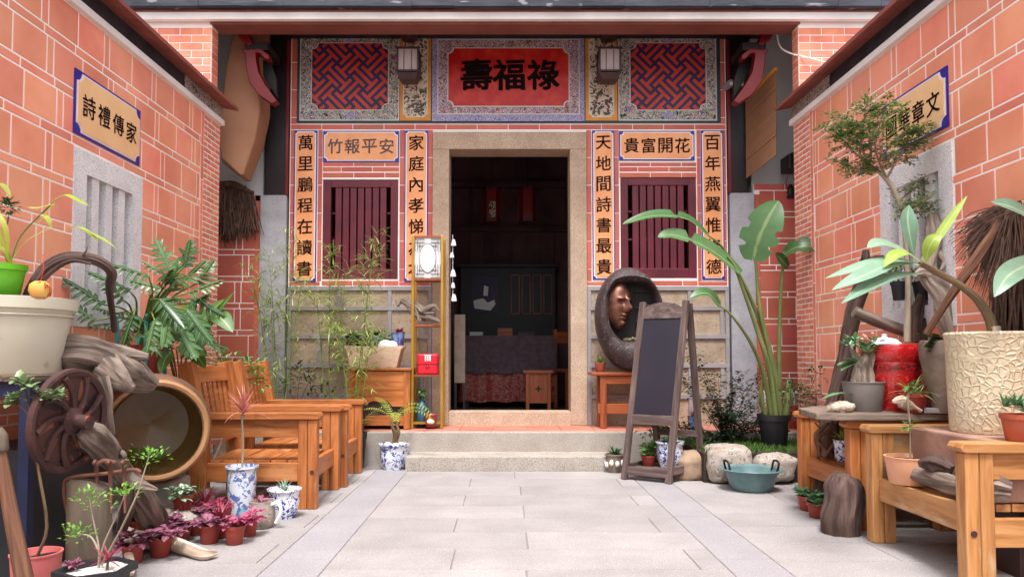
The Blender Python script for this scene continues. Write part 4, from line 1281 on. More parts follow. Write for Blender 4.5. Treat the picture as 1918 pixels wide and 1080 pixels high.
for pts, W in (([(104, 372), (125, 366), (150, 378), (168, 386)], .014), ([(50, 388), (70, 390), (90, 385), (106, 383)], .011), ([(72, 402), (84, 404), (92, 415), (96, 428)], .012), ([(136, 424), (155, 428), (172, 440), (186, 454)], .010), ([(160, 432), (182, 442), (200, 452), (222, 468)], .008), ([(0, 343), (6, 348), (14, 358), (20, 370)], .012)):
    bp(a, pts, W, 3.18, BROAD)
bp(a, [(96, 424), (125, 424), (150, 426), (180, 440)], .0022, 3.18)
PW('leaves', a, 'leaf_yellow', t)
for pts in ([(20, 492), (12, 440), (16, 405)], [(20, 492), (40, 440), (105, 374)]): st.tube([P(p[0], p[1], 3.19) for p in pts], .003, 6, step=4)
PW('stem', st, 'stem_green', t)
a = M(); cc = P(17, 386, 3.18); bush(a, cc, (.032, .03, .03), 90, .022, .005, 1); PW('flower_head', a, 'leaf_dark', t)
# arching branch and apple ornament
drift('branch', 'dark arching branch over the pale planter', [P(45, 590, 3.28), P(60, 540, 3.28), P(84, 502, 3.31), P(125, 482, 3.35), P(175, 486, 3.39), P(208, 508, 3.43), P(206, 545, 3.48), P(214, 620, 3.63)], [.022, .026, .027, .024, .022, .018, .013, .012], 'driftwood_dark', .3, extra=(([P(60, 560, 3.26), P(85, 520, 3.25), P(130, 490, 3.28), P(170, 494, 3.33)], [.008, .009, .008, .005]), ([P(150, 484, 3.36), P(160, 472, 3.35), P(164, 462, 3.35)], [.006, .004, .002])))
t = T('apple_ornament', 'yellow apple ornament with red ribbon on the pale planter', 'ornament', P(74, 560, 3.06))
a = M(); a.lathe([(0, .008), (.012, .0), (.03, .008), (.042, .035), (.038, .06), (.02, .074), (0, .066)], 22); PT('apple', a, 'apple_yellow', t)
a = M()
for k in range(4): 
    an = k * .785; a.tube([V(.043 * math.cos(q) * math.cos(an), .043 * math.cos(q) * math.sin(an), .037 + .038 * math.sin(q)) for q in (-1.2, -.6, 0, .6, 1.2)], .0022, 5, step=3)
a.tube([(0, 0, .07), (.012, 0, .12), (-.004, .02, .19)], .002, 5, step=4)
for k in range(10): a.leaf((.02, -.01, .06), (U(-1, 1), U(-1, 0), U(-.2, 1)), .035, .004, bend=.8)
PT('ribbon', a, 'ribbon_red', t)
# big driftwood log
drift('driftwood_log', 'big weathered driftwood log behind the rusty wheel', [P(98, 680, 3.42), P(130, 668, 3.44), P(170, 672, 3.48), P(215, 685, 3.52), P(255, 706, 3.55), P(292, 722, 3.6)], [.05, .112, .118, .10, .075, .03], 'driftwood', .22, 20, 8, 2.2, extra=(([P(200, 690, 3.45), P(225, 712, 3.42), P(250, 728, 3.42)], [.07, .05, .015]), ([P(150, 645, 3.48), P(230, 662, 3.5), P(278, 668, 3.52)], [.04, .038, .014])))
# rusty wheel leaning on the stand
c = P(130, 787, 2.98); Rw = .209
t = T('rusty_wheel', 'rusty cast iron spoked wheel leaning against the table on the left', 'wheel', c)
rot = Matrix.Rotation(R(9), 4, 'Y') @ Matrix.Rotation(R(82), 4, 'Z') @ Matrix.Rotation(R(90 - 4), 4, 'X')
a = M(); a.lathe([(Rw * .86, -.012), (Rw, -.014), (Rw * 1.0, .012), (Rw * .95, .016), (Rw * .86, .008)], 48, mx=rot, cap=False); a.f.append([]) if 0 else None
PT('rim', a, 'rust', t)
a = M(); a.lathe([(0, -.012), (Rw * .9, -.012), (Rw * .9, .0), (0, .0)], 40, mx=rot); PT('disc', a, 'rust', t)
a = M()
for k in range(9):
    an = k * 2 * math.pi / 9
    pts = [V(math.cos(an + q * .55) * Rw * (.18 + .70 * q), math.sin(an + q * .55) * Rw * (.18 + .70 * q), .008) for q in (0, .35, .7, 1)]
    a.tube([rot @ p for p in pts], [.014, .012, .012, .015], 6, step=3)
PT('spokes', a, 'rust', t)
for k in range(9):
    a = M(); an = k * 2 * math.pi / 9 + .5
    poly = [(math.cos(an + q) * Rw * r_, math.sin(an + q) * Rw * r_) for q, r_ in ((-.16, .80), (.16, .80), (.04, .42), (-.12, .42))]
    a.prism(poly, .0005, .003, lambda u, v, d: rot @ V(u, v, d)); PT('rust_patch', a, 'rust_bright' if k % 3 else 'dark_wood', t)
a = M(); a.lathe([(.055, -.02), (.055, .02), (.03, .035), (.028, .09), (.0, .09)], 18, mx=rot); PT('hub', a, 'rust', t)
# concrete stump under it, fork, sticks, driftwood
a = M(); c = P(168, 960, 3.05); a.lathe([(.08, 0), (.085, .2), (.082, .42), (.07, .435), (0, .44)], 16, (c.x, c.y, 0), rough=.1)
SOLO('stump', a, 'stump_grey', 'grey upright stump behind the rusty fork', 'stump')
a = M()
a.tube([P(134, 988, 3.02), P(123, 940, 3.02), P(121, 910, 3.02), P(132, 894, 3.02), P(200, 886, 3.05), P(250, 879, 3.08), P(264, 884, 3.08)], .008, 8, step=5)
for px in (181, 207, 233): a.tube([P(px - 6, 868, 2.98), P(px - 2, 864, 3.0), P(px, 885, 3.05), P(px + 1, 960, 3.03)], [.006, .008, .009, .004], 7, step=4)
a.tube([P(181, 870, 3.0), P(195, 862, 3.0), P(216, 866, 3.02)], .009, 8, step=3)
SOLO('garden_fork', a, 'rust_bright', 'rusty old garden fork head hung before the grey stump', 'fork')
drift('driftwood_branch', 'gnarled driftwood branch slanting down in front of the jar', [P(150, 802, 3.02), P(172, 815, 3.05), P(197, 838, 3.15), P(226, 880, 3.35), P(252, 912, 3.5), P(280, 960, 3.68), P(296, 1000, 3.8)], [.03, .058, .055, .045, .05, .062, .05], 'driftwood', .35, 16, 8, 3, extra=(([P(232, 890, 3.36), P(262, 905, 3.34), P(296, 916, 3.33)], [.03, .025, .006]), ([P(215, 858, 3.25), P(230, 850, 3.2), P(236, 862, 3.2)], [.02, .016, .006]), ([P(240, 905, 3.4), P(235, 950, 3.45), P(225, 1000, 3.55)], [.035, .03, .02])))
drift('stick', 'short upright driftwood stick between the wheel and the jar', [P(190, 706, 3.33), P(199, 740, 3.33), P(200, 775, 3.33), P(208, 812, 3.35)], [.03, .03, .027, .02], 'driftwood', .2, 10, 5)
t = T('wooden_post', 'brown turned wooden post leaning at the left edge', 'post', P(40, 1170, 2.62))
a = M(); a.tube([P(0, 840, 2.6), P(20, 960, 2.6), P(45, 1080, 2.6), P(60, 1172, 2.6)], [.018, .024, .029, .033], 14, step=4, rough=.05); PW('shaft', a, 'driftwood_brown', t)
a = M(); a.tube([P(-3, 800, 2.6), P(-2, 815, 2.6), P(0, 842, 2.6), P(1, 848, 2.6)], [.012, .027, .028, .018], 14, step=3); PW('cap', a, 'stump_grey', t)
# jar lying on its side, mouth to the viewer
c = P(292, 806, 3.95)
t = T('ceramic_jar', 'large round brown ceramic jar lying on its side, open mouth forward', 'jar', (c.x, c.y + .2, c.z - .33))
rot = Matrix.Translation((0, -.2, .33)) @ Matrix.Rotation(R(29), 4, 'Z') @ Matrix.Rotation(R(90), 4, 'X')
a = M(); a.lathe([(.232, .0), (.262, -.005), (.27, -.03), (.285, -.08), (.30, -.17), (.285, -.28), (.23, -.40), (.16, -.44), (0, -.44)], 40, mx=rot, cap=False); PT('body', a, 'jar_out', t)
a = M(); a.lathe([(.236, .004), (.24, .012), (.256, .016), (.268, .006), (.272, -.012), (.262, -.02)], 40, mx=rot, cap=False); PT('rim', a, 'jar_rim', t)
a = M(); a.lathe([(.236, .006), (.24, -.04), (.265, -.12), (.28, -.17), (.265, -.28), (.2, -.38), (0, -.41)], 40, mx=rot, cap=False); PT('inside', a, 'jar_glaze', t)
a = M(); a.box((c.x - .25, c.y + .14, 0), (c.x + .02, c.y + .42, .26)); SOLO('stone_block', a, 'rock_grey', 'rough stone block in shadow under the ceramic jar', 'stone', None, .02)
# jade plant in pink pot
c = G(80, 1128); c = V(-1.79, 2.86, 0)
t, zs = potted('potted_jade_plant', 'salmon pink pot with tall thin stem and jade leaves on top', 'potted plant', c, .088, .205, 'plastic_pink', 'plain')
st = M(); st.tube([c + V(.0, 0, .18), P(88, 985, 2.85), P(72, 880, 2.84), P(60, 800, 2.84), P(58, 780, 2.84)], [.006, .006, .005, .005, .004], 7, step=4)
br = [((58, 782), (40, 760), (28, 748)), ((58, 782), (80, 755), (104, 742)), ((58, 785), (52, 745), (44, 718)), ((58, 782), (72, 748), (82, 745))]
a = M()
for b in br:
    st.tube([P(p[0], p[1], 2.84) for p in b], .004, 6, step=3)
    for k in range(4):
        e = P(b[2][0] + U(-12, 12), b[2][1] + U(-10, 10), 2.84 + U(-.05, .05)); rosette(a, e, 12, .046, .0125, -10, 70, .4, 3, 0, BROAD)
PW('stem', st, 'stem_brown', t); PW('leaves', a, 'leaf_jade', t)
# black hexagonal planter with white gravel
c = V(-1.475, 2.70, 0)
t = T('hexagonal_planter', 'black hexagonal planter of white gravel with thin shrub at bottom left', 'potted plant', c)
a = M(); a.lathe([(0, 0), (.095, 0), (.112, .165), (.138, .17), (.138, .195), (.118, .195), (.112, .165)], 6, amin=.5); PT('pot', a, 'plastic_black', t)
a = M(); a.lathe([(.116, .178), (.05, .184), (0, .186)], 24, rough=.15); PT('gravel', a, 'gravel_white', t)
twig_plant(t, .18, [[(.01, 0, .18), (.01, 0, .26), (-.02, .02, .34), (-.045, .03, .43)], [(.01, 0, .2), (.03, 0, .28), (.06, .02, .37), (.085, .03, .45)], [(.02, 0, .2), (.08, .01, .32), (.13, .03, .45), (.145, .03, .5), (.165, .04, .585)], [(.01, 0, .25), (-.02, 0, .30), (-.075, .01, .31)]], .0045, 'leaf_fresh', 'stem_grey', 48, .022, .0055, .026)
a = M(); rosette(a, (.06, -.03, .22), 14, .09, .006, 5, 75, .6, 3, 0, LANCE); PT('red_leaves', a, 'leaf_wine', t)
st = M(); st.tube([(.055, -.03, .17), (.06, -.03, .225)], .005, 6); PT('red_stem', st, 'stem_brown', t)
a = M(); rosette(a, (-.075, -.01, .195), 26, .035, .009, 0, 70, .5, 2, .01, BROAD); PT('purple_leaves', a, 'leaf_purple', t)
# thin plants in the dark at the far left
t = T('porcelain_pot', 'blue and white pot cut off by the left edge', 'pot', V(-1.72, 2.42, 0))
pot(t, .085, .16, 'blue_white', 'bowl')
# philodendron in a red pot on a teal stand
c0 = P(266, 640, 4.62)
t = T('plant_stand', 'turquoise metal plant stand half hidden under the big philodendron', 'stand', (c0.x, c0.y, 0))
for z in (.80, .55):
    a = M(); a.lathe([(.13, z), (.14, z), (.14, z + .015), (.13, z + .015), (.13, z)], 24, cap=False); PT('ring', a, 'teal_paint', t)
for k in range(4):
    a = M(); an = k * 1.5708 + .6; a.tube([(.16 * math.cos(an), .16 * math.sin(an), 0), (.135 * math.cos(an), .135 * math.sin(an), .55), (.14 * math.cos(an), .14 * math.sin(an), 1.13), (.165 * math.cos(an), .165 * math.sin(an), 1.2)], .012, 8, step=3); PT('leg', a, 'teal_paint', t)
a = M(); a.lathe([(0, .79), (.135, .79), (.135, .80), (0, .80)], 24); PT('shelf', a, 'teal_paint', t)
t, zs = potted('potted_philodendron', 'big philodendron with deeply lobed dark leaves on the turquoise stand', 'potted plant', (c0.x, c0.y, .80), .13, .22, 'plastic_brick')
lv, st = M(), M()
def philo(lv, st, base, q0, q1, W, up=(0, -.6, .8), lobes=7):
    """lobed leaf from base point q0 to tip q1 with petiole from base"""
    base, q0, q1 = V(base), V(q0), V(q1); up = V(up)
    mid = base.lerp(q0, .55) + V(0, 0, .06) - (q1 - q0) * .1
    st.tube([base, mid, q0], [.007, .006, .004], 7, step=4)
    ax = q1 - q0; L = ax.length; ax.normalize(); sd = ax.cross(up).normalized(); up = sd.cross(ax)
    r = rng.random(); cur = [q0 + ax * L * i / 6 - up * L * .10 * (i / 6) ** 2 for i in range(7)]
    lv.blade(cur, W * .17, up, lambda t: .6 + .4 * math.sin(math.pi * t) if t < .9 else (1 - t) * 8, 1, .25, r)
    for s in (-1, 1):
        for k in range(lobes):
            f = (k + .2) / lobes
            b = q0 + ax * L * f * .92 - up * L * .10 * f * f
            fw = .15 + 1.0 * f
            d = (sd * s + ax * fw - up * .15).normalized()
            ln = W * (1.15 - .8 * abs(f - .3)) * (1 if f < .85 else .65) * U(.8, 1.15); d = (d + V(U(-.2, .2), U(-.2, .2), U(-.2, .1))).normalized()
            lv.leaf(b - sd * s * W * .05, d, ln, W * .165, up, U(.3, .9), 3, .12, lambda t: (1 - t * t) ** .5 * min(1, .7 + t) if t < 1 else .05, r + U(-.1, .1), .04)
base = c0 + V(0, 0, .06)
for q0, q1, W, y0, y1 in (((278, 517), (178, 481), .075, -.1, -.25), ((243, 545), (160, 500), .075, -.1, -.2), ((192, 570), (115, 512), .075, -.2, -.3), ((178, 600), (118, 560), .06, -.25, -.3),
                          ((318, 505), (290, 440), .07, 0, 0), ((345, 500), (354, 445), .075, .05, .05), ((355, 548), (417, 518), .07, 0, .0), ((330, 530), (262, 480), .06, .1, .05),
                          ((340, 530), (385, 480), .08, .05, .1), ((300, 560), (345, 610), .095, -.1, -.2), ((350, 580), (400, 640), .10, -.02, -.05), ((315, 575), (300, 650), .10, -.1, -.22),
                          ((360, 560), (428, 590), .08, .1, .1), ((250, 590), (225, 650), .07, -.2, -.28), ((330, 600), (368, 672), .10, -.05, -.12), ((370, 530), (400, 480), .07, .15, .2), ((300, 540), (240, 520), .07, .05, .0),
                          ((290, 600), (270, 665), .07, -.15, -.25), ((320, 545), (330, 480), .075, .12, .12)):
    philo(lv, st, base + V(U(-.04, .04), U(-.04, .04), 0), P(q0[0], q0[1], 4.36 + y0), P(q1[0], q1[1], 4.36 + y1), W)
for k in range(24):
    an = U(-.5, 3.6); e = U(-.15, .95); l = U(.24, .46)
    d = V(math.cos(an) * math.cos(e), -abs(math.sin(an)) * math.cos(e) * .8, math.sin(e)); q0 = base + d * l
    if q0.x < -2.4: continue
    d2 = (d + V(U(-.6, .6), U(-.5, .3), U(-.9, .1))).normalized()
    philo(lv, st, base + V(U(-.05, .05), U(-.05, .05), 0), q0, q0 + d2 * U(.13, .22), U(.045, .075), (U(-.4, .4), -.6, .8), 6)
st.tube([c0 + V(0, 0, -.04), c0 + V(.02, 0, .05), c0 + V(.04, -.02, .12)], [.03, .03, .022], 10, step=4, rough=.2)
PW('stems', st, 'stem_green', t); PW('leaves', lv, 'leaf_philo', t)
# broad-leaved plant behind the chairs
c = V(-2.21, 5.06, .35)
t, zs = potted('broad_leaf_plant', 'plant with large plain oval leaves in red pot behind the armchair', 'potted plant', c, .13, .24, 'red_glaze2')
a = M(); st = M()
for q0, q1, W in (((318, 640), (395, 625), .05), ((330, 650), (390, 668), .05), ((395, 590), (436, 622), .06), ((300, 630), (285, 560), .055), ((340, 630), (365, 560), .06), ((355, 640), (420, 560), .055), ((310, 645), (250, 600), .05), ((370, 650), (440, 545), .03), ((350, 660), (385, 690), .05), ((320, 660), (300, 700), .05)):
    A, B = P(q0[0], q0[1], 4.7 + U(-.1, .1)), P(q1[0], q1[1], 4.65 + U(-.12, .12))
    st.tube([c + V(0, 0, .2), (c + V(0, 0, .3)).lerp(A, .5) + V(0, 0, .03), A], .005, 6, step=4); a.blade([A, A.lerp(B, .5) + V(0, 0, .03), B], W, (0, -.7, .7), BROAD, 4, .2)
PW('stem', st, 'stem_green', t); PW('leaves', a, 'leaf_green', t)
a = M(); a.box((-2.36, 4.86, 0), (-2.08, 5.26, .35)); SOLO('crate', a, 'plank_grey', 'low wooden crate under the broad leaved plant behind the armchair', 'crate')
# shrub on the wall side behind the second chair
c = V(-2.12, 5.7, 0)
t, zs = potted('leafy_shrub', 'reddish leafy shrub in a pot between the wall and armchair backs', 'potted plant', c, .13, .6, 'rock_warm')
twig_plant(t, .5, [[(0, 0, .5), (.03, 0, .68), (.06, .02, .82)], [(0, 0, .5), (-.05, .02, .7), (-.06, 0, .9)], [(0, 0, .5), (.1, -.03, .66), (.2, 0, .78)], [(0, 0, .5), (.05, .05, .7), (.14, .05, .88)]], .007, 'leaf_green', 'stem_brown', 60, .05, .014, .07)
t = T('wire_stand', 'white bent metal stand standing in the gap beside the armchair', 'stand', P(400, 880, 4.72))
a = M(); W_ = lambda *p: [P(x, y, 4.78) for x, y in p]
a.tube(W_((391, 862), (393, 822), (388, 820)), .008, 6); a.tube(W_((388, 824), (416, 822)), .008, 6); a.tube(W_((414, 826), (399, 862)), .007, 6); a.tube(W_((386, 858), (394, 845)), .006, 6); PW('frame', a, 'white_metal', t)
# ---- front group of small plants
c = G(452, 966)
t, zs = potted('potted_dracaena', 'tall blue floral pot with thin stem and pink spiky leaves', 'potted plant', c, .088, .30, 'blue_white_pale', 'cyl')
st = M(); st.tube([(0, 0, .26), (.003, 0, .42), (-.004, 0, .56), (.0, 0, .60)], [.0065, .006, .006, .014], 8, step=3); PT('stem', st, 'stem_grey', t)
a = M(); rosette(a, (0, 0, .605), 34, .21, .0075, 2, 85, .65, 5, 0, LANCE, .3); PT('leaves', a, 'leaf_cordy', t)
c = G(532, 968)
t, zs = potted('potted_aloe', 'blue and white round pot with small aloe beside the armchair leg', 'potted plant', c, .093, .17, 'blue_white', 'bowl')
a = M(); rosette(a, (0, 0, zs), 14, .085, .008, 30, 85, .25, 3, .006, LANCE, .4); PT('leaves', a, 'leaf_aloe', t); stones(t, .09, zs + .005, 7)
c = G(490, 987)
t = T('mug', 'grey and white glazed mug with handle among the purple plants', 'mug', c)
a = M(); a.lathe([(0, .01), (.05, .0), (.07, .03), (.074, .08), (.066, .13), (.070, .15), (.062, .15), (.058, .12), (0, .11)], 24, rough=.03); PT('cup', a, 'rock_pale', t)
a = M(); a.tube([(.055, -.02, .13), (.10, -.03, .14), (.115, -.03, .09), (.085, -.02, .03)], .010, 8, step=5); PT('handle', a, 'white_paint', t)
a = M(); rosette(a, (0, 0, .13), 16, .06, .016, 0, 60, .6, 3, .01, BROAD); PT('leaves', a, 'leaf_purple', t)
t, zs = potted('small_potted_plant', 'small dark red potted plant between the floral pot and aloe pot', 'potted plant', G(488, 966), .05, .09, 'plastic_brick')
a = M(); rosette(a, (0, 0, zs), 22, .07, .018, 10, 70, .7, 3, .01, BROAD); PT('leaves', a, 'leaf_wine', t)
GP2 = 'small purple and pink potted plants on the left'
SM = [((439, 1018), 'leaf_pink', 'fit', .053, .095, 'pink speckled plant in brown pot, frontmost by the courtyard'), ((465, 1003), 'leaf_pink', 'fit', .05, .09, 'pink speckled plant in brown pot beside the mug'),
      ((392, 1016), 'leaf_purple', 'heu', .055, .095, 'dark purple broad leaved plant right above tip of pale driftwood'), ((414, 1006), 'leaf_wine', 'cor', .055, .09, 'wine red bladed plant behind the pink speckled plants'),
      ((300, 1041), 'leaf_purple', 'heu', .055, .09, 'purple broad leaved plant in red pot behind pale driftwood branch'), ((248, 1054), 'leaf_purple', 'heu', .05, .085, 'purple plant in brown pot beside the black hexagonal planter'),
      ((345, 1000), 'leaf_wine', 'cor', .06, .09, 'wine red bladed plant in orange pot before the stone slab'), ((384, 985), 'leaf_wine', 'cor', .055, .12, 'tall wine red bladed plant left of the floral pot'), ((340, 1012), 'leaf_purple', 'heu', .05, .08, 'low mauve leaved plant in the middle of the purple group'),
      ((318, 1022), 'leaf_purple', 'heu', .055, .08, 'broad mauve leaved plant between pale driftwood and middle of purple group'), ((368, 1000), 'leaf_purple', 'heu', .055, .1, 'dark mauve plant behind the wine red bladed plants'), ((418, 985), 'leaf_pink', 'fit', .045, .1, 'pink speckled plant in front of the floral pot')]
for (px, py), lm, kind, r, h, lab in SM:
    t, zs = potted('small_potted_plant', lab, 'potted plant', G(px, py), r, h, 'plastic_brick' if py != 1000 else 'terracotta', 'taper', 'soil', GP2)
    a = M()
    if kind == 'fit':
        for k in range(11): rosette(a, (U(-.06, .06), U(-.06, .04), zs + U(0, .05)), 12, .036, .011, -15, 60, .5, 2, .004, BROAD)
    elif kind == 'heu':
        for k in range(4): rosette(a, (U(-.07, .07), U(-.07, .05), zs + U(0, .045)), 11, .062, .021, -5, 55, .6, 3, .01, BROAD)
    else: rosette(a, (0, 0, zs), 30, .15, .012, 15, 80, .7, 4, .008, LANCE, .3)
    PT('leaves', a, lm, t)
a = M(); c = V(-1.735, 4.0, 0); a.blob((c.x, c.y, .105), (.16, .12, .035), 16, 7, .25, 1.6); a.blob((c.x, c.y + .02, .04), (.10, .09, .05), 14, 7, .2)
SOLO('stone_slab', a, 'rock_pale', 'flat pale stone slab carrying the white leaved potted plant', 'stone')
t, zs = potted('potted_fittonia', 'white veined green plant in terracotta pot on the stone slab', 'potted plant', (c.x + .01, c.y, .128), .055, .085, 'plastic_brick')
a = M()
for k in range(6): rosette(a, (U(-.05, .05), U(-.05, .04), zs + U(-.01, .04)), 9, .05, .018, -10, 60, .7, 3, .01, BROAD)
PT('leaves', a, 'leaf_fit', t)
a = M(); c = G(386, 965); a.blob((c.x, c.y, .07), (.045, .04, .085), 14, 9, .3); SOLO('rock', a, 'rock_grey', 'small upright grey rock beside the floral pot', 'stone')
t, zs = potted('small_fern', 'small yellowish grass plant behind the white leaved potted plant', 'potted plant', G(372, 960), .045, .08, 'plastic_brick')
a = M(); rosette(a, (0, 0, zs), 24, .12, .005, 35, 88, .6, 3, .006, LANCE); PT('leaves', a, 'leaf_yellow', t)
drift('driftwood_branch', 'pale bleached driftwood branch lying on the paving by the purple plants', [G(232, 1000, .07), G(262, 1012, .06), G(305, 1012, .05), G(350, 1026, .035), G(382, 1036, .03), G(406, 1034, .025)], [.04, .045, .038, .03, .024, .010], 'driftwood_pale', .15, 12, 7, 3, extra=(([G(240, 1030, .05), G(245, 1060, .04), G(246, 1075, .02)], [.02, .018, .01]),))
t, zs = potted('small_potted_plant', 'green broad leaved plant in shadow behind the slanting driftwood branch', 'potted plant', G(262, 1000), .06, .08, 'plastic_brick')
a = M(); rosette(a, (0, 0, zs), 18, .12, .022, 20, 75, .6, 3, .01, BROAD); PT('leaves', a, 'leaf_green', t)
t, zs = potted('sapling', 'fresh green sapling standing up before the jar mouth', 'potted plant', G(272, 985), .045, .1, 'plastic_black')
twig_plant(t, 0, [[(0, 0, .08), (.01, 0, .25), (.02, 0, .38)], [(.01, 0, .25), (-.02, 0, .34), (-.04, 0, .40)], [(.01, 0, .28), (.05, 0, .34), (.075, 0, .39)]], .004, 'leaf_fresh', 'stem_green', 26, .035, .009, .028)
# fern by the step
c = V(-.94, 6.30, 0)
t, zs = potted('potted_fern', 'blue and white pot with arching fern and white stones at the step', 'potted plant', c, .125, .215, 'blue_white', 'bowl')
stones(t, .11, zs + .01, 9, s=.03)
st = M()
for k in range(5): st.tube([(U(-.03, .03), U(-.03, .03), .2), (U(-.04, .04), U(-.03, .03), .3), (U(-.05, .05), U(-.03, .03), .40)], [.016, .014, .008], 8, step=3, rough=.2)
PT('stem', st, 'stem_brown', t)
a = M(); st = M()
def frond(a, st, b, d, L, bend, n=16, pl=.06, pw=.006):
    d = V(d).normalized(); x = d.cross(V(0, 0, 1))
    if x.length < .05: x = V(0, 1, 0)
    x.normalize(); p = V(b); pts = [p.copy()]
    for i in range(n):
        q = Matrix.Rotation(-bend * (i + .5) / n, 3, x) @ d; p = p + q * L / n; pts.append(p.copy())
        if i > 1:
            l = pl * math.sin(math.pi * (i + 1) / (n + 2)) ** .6; u = x.cross(q)
            for s in (-1, 1): a.leaf(p, x * s + q * .55 - u * .15, l, pw, u, .4, 2, .1, LANCE)
    st.tube(pts, [.004 * (1 - .8 * i / n) for i in range(n + 1)], 5)
for d, L, bd in (((.15, -.1, 1), .52, 2.3), ((.5, -.2, 1), .45, 2.0), ((.3, .3, 1), .48, 2.2), ((-.35, -.2, 1), .34, 1.5), ((.1, -.5, 1), .36, 1.8), ((-.2, .2, 1), .36, 1.2)): frond(a, st, (0, 0, .38), d, L, bd)
PT('frond_stems', st, 'stem_green', t); PT('fronds', a, 'leaf_yellow', t)
# bamboo clumps
def bamboo(lab, c, culms, seed, h=None):
    t, zs = potted('bamboo', lab, 'bamboo', c, .12, .22, 'plastic_black', 'taper', 'soil', 'bamboo clumps by the left window')
    st, lv = M(), M()
    for (dx, dy, H, lx, ly) in culms:
        pts = [V(dx, dy, .15), V(dx + lx * .3, dy + ly * .3, H * .4), V(dx + lx * .65, dy + ly * .65, H * .75), V(dx + lx, dy + ly, H)]
        pp, _ = cat(pts, [0] * 4, 8)
        st.tube(pp, [.0055 * (1 - .65 * i / (len(pp) - 1)) + (.0012 if i % 2 else 0) for i in range(len(pp))], 6)
        for i in range(5, len(pp)):
            fr = i / len(pp)
            for k in range(1 if fr < .45 else 3):
                an = U(0, 6.28); bl = U(.06, .2) * (1.25 - .5 * fr); e = U(.2, .8)
                d = V(math.cos(an) * math.cos(e), math.sin(an) * math.cos(e) * .7, math.sin(e)); b1 = pp[i] + d * bl
                st.tube([pp[i], b1], [.0018, .001], 4)
                for q in range(rng.choice((2, 2, 3))):
                    f = U(.45, 1.0); dd = (d + V(U(-.9, .9), U(-.9, .9), U(-.7, .4))).normalized()
                    lv.leaf(pp[i].lerp(b1, f), dd, U(.08, .15), .0085, (0, 0, 1), U(.3, 1.0), 3, .25, LANCE)
    PT('culms', st, 'stem_green', t); PT('leaves', lv, 'leaf_bamboo', t)
bamboo('feathery bamboo clump in front of the left stone pillar', (-2.02, 6.62, .302), [(0, 0, 1.55, -.12, .05), (.03, .02, 1.75, .06, .1), (-.04, .03, 1.45, -.25, .0), (.05, -.02, 1.3, .15, .0), (-.02, 0, 1.15, -.05, -.05)], 1)
bamboo('bamboo clump rising before the middle of left barred window', (-1.60, 6.75, .302), [(0, 0, 1.65, -.02, .05), (.03, .02, 1.42, .1, .05), (-.03, 0, 1.2, -.1, 0)], 2)
bamboo('slender bamboo rising beside the brass rack before the left window', (-1.32, 6.48, .302), [(0, 0, 1.7, .15, .2), (.02, .02, 1.5, .10, .15), (-.03, 0, .9, -.12, 0), (.05, 0, .8, .1, 0)], 3)
t, zs = potted('dark_shrub', 'small dark leaved shrub at the stone base behind the armchair', 'potted plant', V(-1.9, 6.8, .302), .09, .14, 'plastic_black')
twig_plant(t, 0, [[(0, 0, .1), (.05, 0, .3), (.1, 0, .42)], [(0, 0, .1), (-.05, 0, .28), (-.12, 0, .36)], [(0, 0, .1), (0, 0, .3), (.02, 0, .5)], [(0, 0, .1), (.12, 0, .25), (.22, 0, .32)]], .004, 'leaf_dark', 'stem_brown', 40, .05, .012, .06)
# wooden side cabinet, trough and small pots on it
cx0, cx1 = P(652, 700, 6.62).x, P(768, 700, 6.62).x
t = T('side_cabinet', 'orange wooden side cabinet under the stone trough by the brass rack', 'cabinet', ((cx0 + cx1) / 2, 6.80, .302))
hw = (cx1 - cx0) / 2; ht = .545
a = M(); a.box((-hw - .01, -.19, ht - .025), (hw + .01, .19, ht)); PT('top', a, 'wood_cabinet', t, None, .005)
for x in (-1, 1):
    for y in (-1, 1):
        a = M(); a.box((x * (hw - .028) - .028, y * .15 - .028, 0), (x * (hw - .028) + .028, y * .15 + .028, ht - .026)); PT('leg', a, 'wood_cabinet', t, None, .004)
a = M()
ap = [(-hw + .055, ht - .03), (-hw + .055, .20), (-.12, .20), (-.09, .235), (-.05, .25), (0, .24), (.05, .25), (.09, .235), (.12, .20), (hw - .055, .20), (hw - .055, ht - .03)]
a.prism(ap, -.168, -.150, None); PT('front_panel', a, 'wood_cabinet', t, None, .002)
a = M(); a.box((-hw + .055, -.16, .03), (hw - .055, .16, .12)); PT('bottom_rail', a, 'wood_cabinet', t, None, .003)
a = M(); a.box((-hw + .05, -.14, .12), (hw - .05, .15, ht - .03)); PT('inner_box', a, 'lamp_wood', t)
c = V(P(703, 680, 6.78).x, 6.78, .302 + ht)
t = T('stone_trough', 'pinkish stone trough of small plants on the orange cabinet', 'trough', c)
a = M(); a.prism([(-.21, 0), (.21, 0), (.25, .165), (.262, .17), (.262, .195), (-.262, .195), (-.262, .17), (-.25, .165)], -.11, .11, None); PT('body', a, 'stone_trough', t, None, .008)
a = M(); a.lathe([(.12, .19), (.06, .20), (0, .205)], 18, rough=.2, mx=Matrix.Diagonal((1.9, .8, 1, 1))); PT('soil', a, 'soil', t)
a = M()
for x in (-.15, -.05, .02, .1): bush(a, (x, 0, .26), (.06, .06, .07), 60, .04, .010)
PT('leaves', a, 'leaf_green', t)
stones(t, .16, .205, 0)
a = M()
for x, s_ in ((.10, .045), (.165, .035), (.13, .03)): a.blob((x, -.07, .205), (s_ * 1.4, s_, s_), 12, 8, .15)
PT('white_stones', a, 'pebble_white', t)
